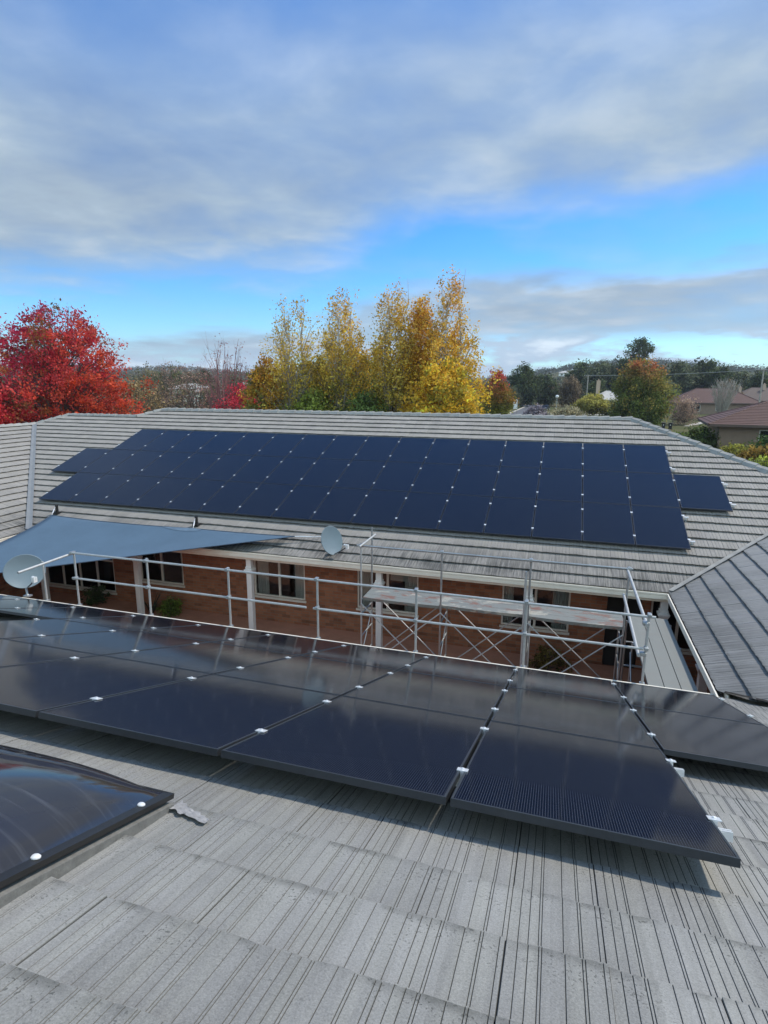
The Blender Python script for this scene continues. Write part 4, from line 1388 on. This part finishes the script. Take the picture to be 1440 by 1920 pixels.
make_tree('shrub', 'lilac grey flowering bush by the road', 'shrub', (-5.3, 114, 0), 2.9, [(0, 2.0), (0.5, 2.3), (1, 0.7)], 120, 0.5, 36, 0.17, palette([(0, (0.09, 0.08, 0.08)), (1, (0.22, 0.19, 0.21))], 0.5, 0.5), 65)
make_tree('shrub', 'pale straw coloured bush right of the lilac one', 'shrub', (0.3, 117, 0), 2.6, [(0, 3.2), (0.5, 3.4), (1, 0.9)], 140, 0.6, 32, 0.19, palette([(0, (0.17, 0.15, 0.08)), (1, (0.25, 0.22, 0.13))], 0.4, 0.5), 66)
make_tree('bare_tree', 'fan of pale bare stems in front of the red roofed house', 'tree', (30.6, 136, 0), 8.0, [(0, 0.3), (0.4, 1.5), (0.8, 3.0), (1, 2.6)], 150, 0.5, 3, 0.10, palette([(0, (0.34, 0.25, 0.19)), (1, (0.36, 0.24, 0.19))]), 67, palebark, stems=7, spread=0.24, up=3.0, twig=0.045, leafshare=0.3, trunk_r=0.13)
SH = [('dark green bush left of the brown house corner', (12.4, 62.5, 0), 2.7, 1.6, 70, (0.055, 0.075, 0.02)), ('bright green bush in front of the bins', (10.8, 64, 0), 2.0, 1.5, 71, (0.10, 0.14, 0.025)),
      ('green and yellow shrub in front of the brown house wall', (14.0, 55.5, 0), 1.7, 1.7, 72, (0.17, 0.16, 0.03)), ('leafy dark green bush under the brown house window', (17.6, 59, 0), 2.3, 2.0, 73, (0.05, 0.085, 0.022)), ('bronze leaved shrub just behind the black fence', (15.0, 53, 0), 1.8, 1.6, 74, (0.18, 0.12, 0.03)), ('lime green hedge behind the black fence', (15.0, 49.6, 0), 1.35, 1.5, 75, (0.22, 0.25, 0.035))]
for lab, p, h_, r_, sd, col in SH:
    make_tree('shrub', lab, 'shrub', p, h_, [(0, r_ * 0.85), (0.5, r_), (0.85, r_ * 0.7), (1, 0.3)], 120, 0.42, 46, 0.13, palette([(0, tuple(c * 0.8 for c in col)), (1, col)], 0.45, 0.5), sd, stems=3, spread=0.2, group='garden shrubs by the brown house')

# evergreen belts: three kinds, copied with their own size and turn
GD = palette([(0, (0.030, 0.042, 0.016)), (1, (0.055, 0.070, 0.028))], 0.5, 0.5)
GG = palette([(0, (0.045, 0.055, 0.028)), (1, (0.085, 0.095, 0.05))], 0.45, 0.5)
GB = palette([(0, (0.085, 0.06, 0.035)), (1, (0.13, 0.095, 0.055))], 0.4, 0.5)
ENV = [(0, 2.2), (0.15, 4.0), (0.4, 5.2), (0.65, 4.8), (0.85, 3.2), (1, 0.9)]
belt = [  # kind, bearing, dist, height, label
    (0, -3.9, 200, 14.6, 'tall dark conifer-like tree at the end of the road'),
    (0, -1.9, 212, 11.5, 'dark evergreen right behind the street lamp'),
    (1, -4.9, 183, 7.0, 'grey green bushy tree left of the road end'),
    (2, 0.2, 205, 11.0, 'brown bare crowned tree left of the utility pole'),
    (0, 1.25, 250, 17.2, 'round dark crowned tree beyond the brown one'),
    (1, 2.9, 236, 17.0, 'grey green gum tree left of the tallest gum'),
    (0, 4.6, 238, 18.2, 'wide dark gum tree just left of the tallest gum'),
    (0, 2.6, 190, 9.0, 'low dark tree behind the chimney'),
    (0, 7.6, 228, 15.0, 'dark tree right behind the russet tree'),
    (1, 9.2, 230, 16.6, 'grey green gum directly above the red roof'),
    (0, 10.9, 236, 17.2, 'dark gum over the middle of the red roof'),
    (0, 12.4, 232, 14.6, 'dark gum right of the middle of the red roof'),
    (1, 13.7, 238, 13.4, 'grey gum left of the right hand pole'),
    (0, 15.1, 230, 12.6, 'dark gum behind the right hand pole'),
    (0, 17.0, 225, 13.0, 'dark gum at the right edge of the view'),
    (2, 12.9, 196, 9.4, 'brown scrub tree behind the fan of bare stems'),
    (1, 8.2, 196, 9.5, 'low grey tree at the left end of the red roof'),
    (0, -6.5, 215, 9.5, 'dark tree behind the small round red tree'),
    (1, -8.8, 190, 8.0, 'grey tree seen low between birch and red tree'),
    (2, -29.0, 150, 7.2, 'brown tree far behind the crimson bush'),
    (1, -33.0, 135, 7.0, 'grey green tree far behind the bare pink tree'),
    (2, -35.0, 205, 9.0, 'brown tree far behind the scrub, beside a pale roof'),
    (1, -37.5, 205, 9.0, 'grey olive tree far behind, right of the red tree'),
    (2, -39.6, 118, 7.4, 'brown tree far behind, hard against the red tree'),
    (1, -31.0, 170, 8.2, 'far grey green tree left of the birches'),
    (0, -36.2, 190, 9.0, 'far dark tree above the pale roof'),
    (0, -33.8, 200, 9.5, 'far dark tree on the skyline left of the bare tree'),
    (1, -20.0, 140, 9.5, 'grey tree glimpsed low between the birches'),
    (0, -14.5, 150, 9.0, 'dark tree glimpsed between third and fourth birch'),
]
proto = {}
for n_, (k, b, dist, h_, lab) in enumerate(belt):
    x, y = pol(b, dist)
    z = float(hill(x, y)) - 0.1
    grp = 'trees in the middle distance'
    if k not in proto:
        proto[k] = make_tree(['evergreen_tree', 'gum_tree', 'scrub_tree'][k], lab, 'tree', (x, y, z), 14.0, ENV, 260, 1.15, [38, 34, 24][k], 0.36, [GD, GG, GB][k], 90 + k, trunk_r=0.28, group=grp, zmin=0.05, twig=0.05, leafshare=[1, 1, 0.85][k], jitter=0.5)
        s = h_ * 0.9 / 14.0
        proto[k].scale = (s, s, s)
    else:
        s = h_ * 0.9 / 14.0
        dup(proto[k], (x, y, z), n_ * 1.7, (s * 1.05, s * 1.05, s), lab, grp)
# the tall gum that stands out on the skyline
x, y = pol(5.9, 252)
make_tree('gum_tree', 'tallest gum tree, its open crown standing clear against the sky', 'tree', (x, y, 0), 24.4, [(0, 0.3), (0.5, 0.6), (0.62, 3.2), (0.75, 3.6), (0.86, 5.0), (0.95, 3.4), (1, 1.4)], 62, 1.15, 55, 0.36, GD, 99, zmin=0.58, trunk_r=0.38, twig=0.1, up=1.2, jitter=0.5)

# far wooded slopes: too many trees to count
rng = np.random.RandomState(5)
n_ = 5200
rr_d = np.sqrt(rng.uniform(250 ** 2, 1150 ** 2, n_))
th_d = rng.uniform(-50, 27, n_)
X = rr_d * np.sin(np.radians(th_d)); Yy = rr_d * np.cos(np.radians(th_d))
keep = ~((np.abs(th_d - 0.2) < 2.2) & (np.abs(rr_d - 640) < 75) & (rng.uniform(size=n_) < 0.93))
X, Yy, rr_d, th_d = X[keep], Yy[keep], rr_d[keep], th_d[keep]
Zz = hill(X, Yy)
hh = rng.uniform(4.0, 9.0, len(X)) * np.where(th_d < -22, 0.8, 1.0)
nl = 34
cen = np.repeat(np.stack([X, Yy, Zz + hh * 0.55], 1), nl, 0)
hs_ = np.repeat(hh, nl)
off = rng.normal(size=(len(cen), 3)) * np.stack([hs_ * 0.30, hs_ * 0.30, hs_ * 0.24], 1)
pts = cen + off
base = pal_mix([(0, (0.030, 0.040, 0.020)), (0.5, (0.055, 0.065, 0.032)), (0.75, (0.085, 0.08, 0.045)), (1.0, (0.13, 0.095, 0.06)), (1.35, (0.19, 0.14, 0.10))], rng.uniform(size=len(X)) * np.where(th_d < -15, 1.0, 0.75) + np.where(th_d < -20, 0.35, 0.0))
cl = np.repeat(base, nl, 0) * rng.uniform(0.6, 1.4, (len(cen), 1))
V, F, cc = leaf_quads(pts, hs_ * rng.uniform(0.07, 0.15, len(cen)), cl, rng)
wd = add_mesh('hillside_woodland', V, F, leafm, cc)
wd['kind'] = 'stuff'
wd['label'] = 'wooded grey green hills on the skyline'

# courtyard plants
def bush(lab, x, y, h_, r_, col, sd, cat='shrub'):
    make_tree('shrub', lab, cat, (x, y, 0.012), h_, [(0, r_ * 0.6), (0.4, r_), (0.8, r_ * 0.8), (1, r_ * 0.3)], 60, 0.09, 30, 0.030, palette([(0, tuple(c * 0.7 for c in col)), (1, col)], 0.4, 0.5), sd, stems=4, spread=0.2, twig=0.004, trunk_r=0.012, group='plants along the courtyard wall')


bush('dark green courtyard shrub below the wide window', -13.35, 13.55, 0.52, 0.33, (0.05, 0.075, 0.025), 110)
bush('bright green courtyard shrub right of the spiky plant', -10.62, 13.5, 0.45, 0.33, (0.12, 0.17, 0.03), 111)
bush('bronze green courtyard shrub behind the scaffold', 0.0, 13.35, 0.52, 0.46, (0.13, 0.105, 0.03), 112)
fl = thing('spiky_plant', 'dark spiky leaved plant at the foot of a white post', 'plant', (-11.15, 13.35, 0.012), 'plants along the courtyard wall')
rng = random.Random(3)
mb = MB()
for k in range(34):
    a = rng.uniform(0, 2 * PI); L = rng.uniform(0.35, 0.72); tl = rng.uniform(0.15, 0.6)
    pts = []
    for q in range(6):
        f = q / 5
        pts.append(Vector((math.cos(a) * L * f * (tl + 0.35 * f), math.sin(a) * L * f * (tl + 0.35 * f), L * (f - 0.30 * tl * f * f * f))))
    side = Vector((-math.sin(a), math.cos(a), 0))
    wv = [0.012, 0.016, 0.016, 0.013, 0.008, 0.001]
    mb.quadloop([[p - side * w_, p + Vector((0, 0, -0.004)), p + side * w_] for p, w_ in zip(pts, wv)], closed=False)
obj('leaves', mb, simple('flax_leaf', (0.035, 0.038, 0.022), 0.5, 0, 0.3, 8), fl, world=False, fix=False)

# ------------------------------------------------------------------ houses in the street
def hip_house(name, label, x0, x1, y0, y1, eave, rise, rotz, roofm, wallm, loc, wins=(), over=0.6, chim=None, courses=False):
    t = thing(name, label, 'house', loc, None, (0, 0, rotz))
    ww = MB(); ww.box(x0, x1, y0, y1, 0, eave - 0.02)
    wl = obj('wall', ww, wallm, t, world=False)
    a, b, c, d_ = x0 - over, x1 + over, y0 - over, y1 + over
    half = (d_ - c) / 2
    rx0, rx1 = a + half, b - half
    if rx1 < rx0:
        rx0 = rx1 = (a + b) / 2
    ym = (c + d_) / 2
    rf = MB()
    top = eave + rise
    if courses:
        n = int(half / 0.33)
        for side in (0, 1, 2, 3):
            for k in range(n):
                f0, f1 = k / n, (k + 1) / n
                def pt(f, e, lift):
                    z = eave + rise * f + lift
                    if side == 0:
                        return (a + (rx0 - a) * f if e == 0 else b + (rx1 - b) * f, c + (ym - c) * f, z)
                    if side == 1:
                        return (b + (rx1 - b) * f if e == 0 else a + (rx0 - a) * f, d_ + (ym - d_) * f, z)
                    if side == 2:
                        return (a + (rx0 - a) * f, d_ + (ym - d_) * f if e == 0 else c + (ym - c) * f, z)
                    return (b + (rx1 - b) * f, c + (ym - c) * f if e == 0 else d_ + (ym - d_) * f, z)
                rf.poly([pt(f0, 0, 0.0), pt(f0, 1, 0.0), pt(f0, 1, 0.035), pt(f0, 0, 0.035)])
                rf.poly([pt(f0, 0, 0.035), pt(f0, 1, 0.035), pt(f1, 1, 0.0), pt(f1, 0, 0.0)])
    else:
        A, B, Cc, D = (a, c, eave), (b, c, eave), (b, d_, eave), (a, d_, eave)
        R0, R1 = (rx0, ym, top), (rx1, ym, top)
        rf.poly([A, B, R1, R0]); rf.poly([Cc, D, R0, R1]); rf.poly([D, A, R0]); rf.poly([B, Cc, R1])
    r_ = obj('roof', rf, roofm, t, world=False, fix=False)
    cp_ = caps([((a, c, eave + 0.03), (rx0, ym, top + 0.03)), ((b, c, eave + 0.03), (rx1, ym, top + 0.03)), ((a, d_, eave + 0.03), (rx0, ym, top + 0.03)), ((b, d_, eave + 0.03), (rx1, ym, top + 0.03))] + ([((rx0, ym, top + 0.03), (rx1, ym, top + 0.03))] if rx1 > rx0 else []), 0.14, 0.07, 0.5)
    obj('ridge_capping', cp_, roofm, r_, world=False)
    fs = MB()
    fs.box(a, b, c - 0.02, c, eave - 0.2, eave + 0.03); fs.box(a, b, d_, d_ + 0.02, eave - 0.2, eave + 0.03)
    fs.box(a - 0.02, a, c, d_, eave - 0.2, eave + 0.03); fs.box(b, b + 0.02, c, d_, eave - 0.2, eave + 0.03)
    fs.box(a, b, c, d_, eave - 0.22, eave - 0.205)
    obj('gutter', fs, brownroof, t, world=False)
    for (wx0, wx1, wz0, wz1) in wins:
        f = MB()
        yf = y0 - 0.03
        for bx in ((wx0, wx0 + 0.06, wz0, wz1), (wx1 - 0.06, wx1, wz0, wz1), (wx0 + 0.06, wx1 - 0.06, wz0, wz0 + 0.06), (wx0 + 0.06, wx1 - 0.06, wz1 - 0.06, wz1), ((wx0 + wx1) / 2 - 0.03, (wx0 + wx1) / 2 + 0.03, wz0 + 0.06, wz1 - 0.06)):
            f.box(bx[0], bx[1], yf, y0 - 0.001, bx[2], bx[3])
        w_ = obj('window', f, framew, t, world=False)
        p_ = MB(); p_.box(wx0 + 0.05, wx1 - 0.05, y0 - 0.02, y0 - 0.012, wz0 + 0.05, wz1 - 0.05)
        obj('pane', p_, glassd, w_, world=False)
    if chim:
        cx_, cy_, cz_, cw_ = chim
        cm_ = MB(); cm_.box(cx_ - cw_ / 2, cx_ + cw_ / 2, cy_ - cw_ / 2, cy_ + cw_ / 2, eave, cz_ - 0.25)
        cm_.box(cx_ - cw_ / 2 - 0.06, cx_ + cw_ / 2 + 0.06, cy_ - cw_ / 2 - 0.06, cy_ + cw_ / 2 + 0.06, cz_ - 0.25, cz_ - 0.1)
        cm_.lathe([(0.16, cz_ - 0.1), (0.14, cz_ + 0.2)], 8, Matrix.Translation((cx_, cy_, 0)))
        obj('chimney', cm_, tan, r_, world=False)
    return t


h2 = hip_house('house', 'brown brick house with tiled roof at the right edge, nearest of the street houses', 0, 16, 0, 9, 3.2, 2.1, R(-6), redroof, taupe, (14.0, 62.5, 0), wins=[(3.3, 6.0, 0.9, 2.75)], over=1.0, courses=True)
hip_house('house', 'long brick house with dark red hipped roof beyond the russet tree', 0, 19.5, 0, 12, 2.75, 3.5, R(-4), redroof, taupe, (25.6, 165.5, 0), wins=[(4.4, 6.6, 0.5, 2.3), (10, 12, 0.9, 2.2)], over=0.8, chim=(15.8, 6, 6.7, 0.6))
hip_house('garage', 'small square building with grey brown pyramid roof beside the brown house', 0, 8, 0, 8, 2.7, 2.3, R(-6), greyroof, taupe, (27.8, 106, 0), wins=[(2, 4, 0.9, 2.0)], over=0.5)
hip_house('house', 'brown roofed house mostly hidden behind the red roofed house', 0, 22, 0, 12, 2.8, 3.7, R(-4), brownroof, taupe, (46, 196, 0), wins=[(2, 4, 0.9, 2.0)], over=0.7, chim=(9, 5, 7.6, 0.7))
hip_house('house', 'small cream gabled house with tall tan chimney right of the utility pole', 0, 9, 0, 8, 3.0, 2.4, R(0), paleroof, cream, (6.4, 172, 0), wins=[(1, 2.6, 0.9, 2.1)], over=0.4, chim=(1.7, 1.2, 8.3, 1.0))
for lab, b, dist, wd_, ev in (('pale roofed house among brown scrub, just right of the red tree', -36.9, 176, 11, 2.6), ('pale roofed house among brown scrub, nearer the bare tree', -35.0, 158, 8, 2.4), ('distant pale house above the bare tree', -31.3, 260, 9, 2.6), ('distant pale house just beside the top of the red tree', -38.6, 250, 9, 2.6)):
    x, y = pol(b, dist)
    hip_house('house', lab, 0, wd_, 0, 8, ev + 1.2, 1.6, R(30), paleroof, cream, (x, y, float(hill(x, y)) - 0.2), wins=[(1.5, 3.5, 1.2, 2.6)], over=0.4)
x, y = pol(-0.1, 640)
hip_house('house', 'white farm house in the clearing on the far hill', 0, 11, 0, 8, 3.2, 2, 0, paleroof, white, (x - 8, y, float(hill(x, y)) - 0.3), wins=[(2, 4, 1, 2.4), (7, 9, 1, 2.4)])

# ------------------------------------------------------------------ street things
def wheelie_bin(x, y, rotz, lab):
    t = thing('wheelie_bin', lab, 'bin', (x, y, 0), 'black wheelie bins', (0, 0, rotz))
    b = MB()
    b.quadloop([[(sx_ * w_, -d0 if sy_ < 0 else d1, z) for sx_, sy_ in ((-1, -1), (1, -1), (1, 1), (-1, 1))] for w_, d0, d1, z in ((0.22, 0.20, 0.24, 0.08), (0.28, 0.30, 0.30, 0.92), (0.30, 0.32, 0.32, 0.94), (0.30, 0.32, 0.32, 0.99))])
    obj('body', b, binm, t, world=False, bevel=0.01)
    l = MB(); l.box(-0.30, 0.30, -0.34, 0.33, 1.0, 1.03); l.quadloop([[(-0.26, -0.28, 1.03), (0.26, -0.28, 1.03), (0.26, 0.28, 1.03), (-0.26, 0.28, 1.03)], [(-0.2, -0.2, 1.08), (0.2, -0.2, 1.08), (0.2, 0.2, 1.08), (-0.2, 0.2, 1.08)]])
    obj('lid', l, binm, t, world=False)
    h_ = MB(); h_.tube((-0.24, 0.38, 0.98), (0.24, 0.38, 0.98), 0.016)
    obj('handle', h_, binm, t, world=False)
    for sx_ in (-1, 1):
        wm = MB(); wm.tube((sx_ * 0.23, 0.27, 0.10), (sx_ * 0.28, 0.27, 0.10), 0.10, 14)
        obj('wheel', wm, rubber, t, world=False)
    em = MB(); em.lathe([(0.07, 0), (0.07, 0.006), (0.01, 0.007)], 12, Matrix.Translation((0, -0.285, 0.72)) @ Matrix.Rotation(R(90), 4, 'X'))
    obj('badge', em, white, t, world=False)


x, y = pol(8.35, 103)
wheelie_bin(x, y, R(-8), 'left black wheelie bin of the pair on the lawn')
wheelie_bin(x + 0.98, y - 0.1, R(-12), 'right black wheelie bin of the pair on the lawn')


def car(x, y, rotz, paint, lab, L=4.4, W=1.78, Hh=1.45):
    t = thing('parked_car', lab, 'car', (x, y, 0.004), None, (0, 0, rotz))
    prof = [(-L / 2, 0.35), (-L / 2 + 0.03, 0.72), (-L / 2 + 0.25, 0.82), (-L * 0.22, 0.92), (-L * 0.08, Hh - 0.02), (L * 0.10, Hh), (L * 0.26, Hh - 0.05), (L * 0.40, 0.98), (L / 2 - 0.05, 0.92), (L / 2, 0.6), (L / 2 - 0.02, 0.32)]
    b = MB()
    rings = []
    for s, ins in ((-1, 0.0), (1, 0.0)):
        rings.append([(px, s * (W / 2 - (0.16 if pz > 1.05 else 0.0)), pz) for px, pz in prof])
    b.quadloop(rings)
    obj('body', b, paint, t, world=False, bevel=0.05)
    for s in (-1, 1):
        g = MB()
        yy = s * (W / 2 - 0.075)
        g.prism([(-L * 0.19, yy - 0.01 * s, 0.96), (-L * 0.075, yy - 0.075 * s, Hh - 0.10), (L * 0.25, yy - 0.075 * s, Hh - 0.12), (L * 0.36, yy - 0.01 * s, 0.99)], (0, s * 0.02, 0))
        obj('side_window', g, glassd, t, world=False)
    for nx, a_, b_ in ((0, (-L * 0.215, 0.95), (-L * 0.095, Hh - 0.08)), (1, (L * 0.40, 1.0), (L * 0.275, Hh - 0.10))):
        g = MB()
        dxx = -0.02 if nx == 0 else 0.02
        g.prism([(a_[0] + dxx, -W / 2 + 0.14, a_[1]), (a_[0] + dxx, W / 2 - 0.14, a_[1]), (b_[0] + dxx, W / 2 - 0.22, b_[1]), (b_[0] + dxx, -W / 2 + 0.22, b_[1])], (0, 0, 0.02))
        obj('windscreen', g, glassd, t, world=False)
    for px in (-L * 0.31, L * 0.30):
        for s in (-1, 1):
            wm = MB(); wm.tube((px, s * (W / 2 - 0.16), 0.32), (px, s * (W / 2 + 0.01), 0.32), 0.32, 18)
            w_ = obj('wheel', wm, rubber, t, world=False)
            rm_ = MB(); rm_.tube((px, s * (W / 2 + 0.01), 0.32), (px, s * (W / 2 + 0.02), 0.32), 0.2, 14)
            obj('rim', rm_, alu, w_, world=False)
    for s in (-1, 1):
        hm = MB(); hm.box(-L / 2 - 0.005, -L / 2 + 0.1, s * W * 0.36 - 0.17, s * W * 0.36 + 0.17, 0.62, 0.74)
        obj('headlight', hm, plastic, t, world=False)
    return t


x, y = pol(-1.85, 172)
car(x, y, R(80), carpaint_d, 'dark car parked on the road near its far end')
x, y = pol(3.2, 99)
car(x, y, R(8), carpaint_w, 'white van whose roof shows just over the far ridge', 5.0, 1.85, 1.95)


def pole(x, y, hgt, lab, r0=0.14):
    t = thing('utility_pole', lab, 'pole', (x, y, 0), 'utility poles in the street')
    obj('shaft', MB().path([(0, 0, 0), (0, 0, hgt)], [r0, r0 * 0.75], 10), palebark, t, world=False, smooth=True)
    obj('crossarm', MB().box(-0.9, 0.9, -0.06, 0.06, hgt - 0.35, hgt - 0.22), wood, t, world=False)
    for q in (-0.8, -0.3, 0.3, 0.8):
        obj('insulator', MB().lathe([(0.03, hgt - 0.22), (0.06, hgt - 0.16), (0.03, hgt - 0.08)], 8, Matrix.Translation((q, 0, 0))), lampglobe, t, world=False)


pA = pol(1.75, 152); pB = pol(15.25, 128); pC = pol(19.5, 118)
pole(*pA, 9.3, 'pale utility pole in front of the dark trees, left of two')
pole(*pB, 9.9, 'pale utility pole at the right edge beside the red roofed house', 0.17)
wr = MB()
for (a, b, za, zb) in ((pA, pB, 9.15, 9.75), (pB, pC, 9.75, 9.9)):
    for dyy in (0.0,):
        pts = []
        for k in range(21):
            f = k / 20
            pts.append((a[0] + (b[0] - a[0]) * f, a[1] + (b[1] - a[1]) * f + dyy, za + (zb - za) * f - 1.3 * f * (1 - f) * 1.0))
        wr.path(pts, 0.055, 6)
tag(obj('power_cable', wr, simple('cable_grey', (0.34, 0.33, 0.30), 0.6), smooth=True), 'thick grey power cable strung between the two utility poles', 'cable')

x, y = pol(-0.83, 158)
lt = thing('street_lamp', 'street lamp with a white globe at the far end of the road', 'lamp', (x, y, 0))
obj('pole', MB().tube((0, 0, 0), (0, 0, 3.7), 0.06), galv, lt, world=False)
obj('globe', MB().lathe([(0.12, 3.68), (0.34, 3.82), (0.44, 4.05), (0.36, 4.30), (0.10, 4.42)], 14), lampglobe, lt, world=False, smooth=True)
x, y = pol(-4.56, 144)
sg = thing('notice_board', 'white upright board on the verge left of the road', 'sign', (x, y, 0))
obj('board', MB().box(-0.45, 0.45, -0.04, 0.04, 1.3, 3.5), white, sg, world=False)
obj('leg', MB().box(-0.42, -0.34, -0.05, 0.05, 0, 1.3), wood, sg, world=False)
obj('leg', MB().box(0.34, 0.42, -0.05, 0.05, 0, 1.3), wood, sg, world=False)
x, y = pol(0.75, 128)
mp = thing('marker_post', 'short white post standing in the pale bush', 'post', (x, y, 0))
obj('shaft', MB().box(-0.14, 0.14, -0.1, 0.1, 0, 2.2), white, mp, world=False, bevel=0.02)
obj('cap', MB().lathe([(0.2, 2.2), (0.2, 2.26), (0.02, 2.4)], 8), white, mp, world=False)
for x, y, lab in ((-16.3, 112, 'left grey bollard of two on the verge by the road'), (-14.8, 112, 'right grey bollard of two on the verge by the road')):
    bo = thing('bollard', lab, 'bollard', (x, y, 0), 'bollards on the road verge')
    obj('shaft', MB().box(-0.14, 0.14, -0.14, 0.14, 0, 1.2), wood, bo, world=False, bevel=0.02)
    obj('cap', MB().quadloop([[(-0.16, -0.16, 1.2), (0.16, -0.16, 1.2), (0.16, 0.16, 1.2), (-0.16, 0.16, 1.2)], [(-0.03, -0.03, 1.32), (0.03, -0.03, 1.32), (0.03, 0.03, 1.32), (-0.03, 0.03, 1.32)]]), wood, bo, world=False)
# black picket fence by the brown house
ft = thing('metal_fence', 'black metal picket fence in front of the lime hedge', 'fence', (12.4, 47.6, 0))
pk = MB()
for k in range(70):
    pk.box(k * 0.12 - 0.012, k * 0.12 + 0.012, -0.012, 0.012, 0.08, 1.55)
obj('pickets', pk, fencem, ft, world=False)
for z in (0.18, 1.42):
    obj('rail', MB().box(-0.02, 8.34, -0.022, 0.022, z, z + 0.04), fencem, ft, world=False)
for k in range(0, 70, 20):
    obj('post', MB().box(k * 0.12 - 0.06 - 0.03, k * 0.12 - 0.06 + 0.03, -0.03, 0.03, 0, 1.65), fencem, ft, world=False)

# ------------------------------------------------------------------ air between here and the far hills
N = material('haze_air')
pv = N.n('ShaderNodeVolumePrincipled', {'Color': (0.80, 0.88, 1.0, 1), 'Density': 0.0002, 'Anisotropy': 0.0})
N.n('ShaderNodeOutputMaterial', {1: pv.outputs[0]})
hz = obj('haze', MB().box(-4700, 4700, -4700, 4700, -1.2, 130), MATS['haze_air'])
hz['kind'] = 'stuff'
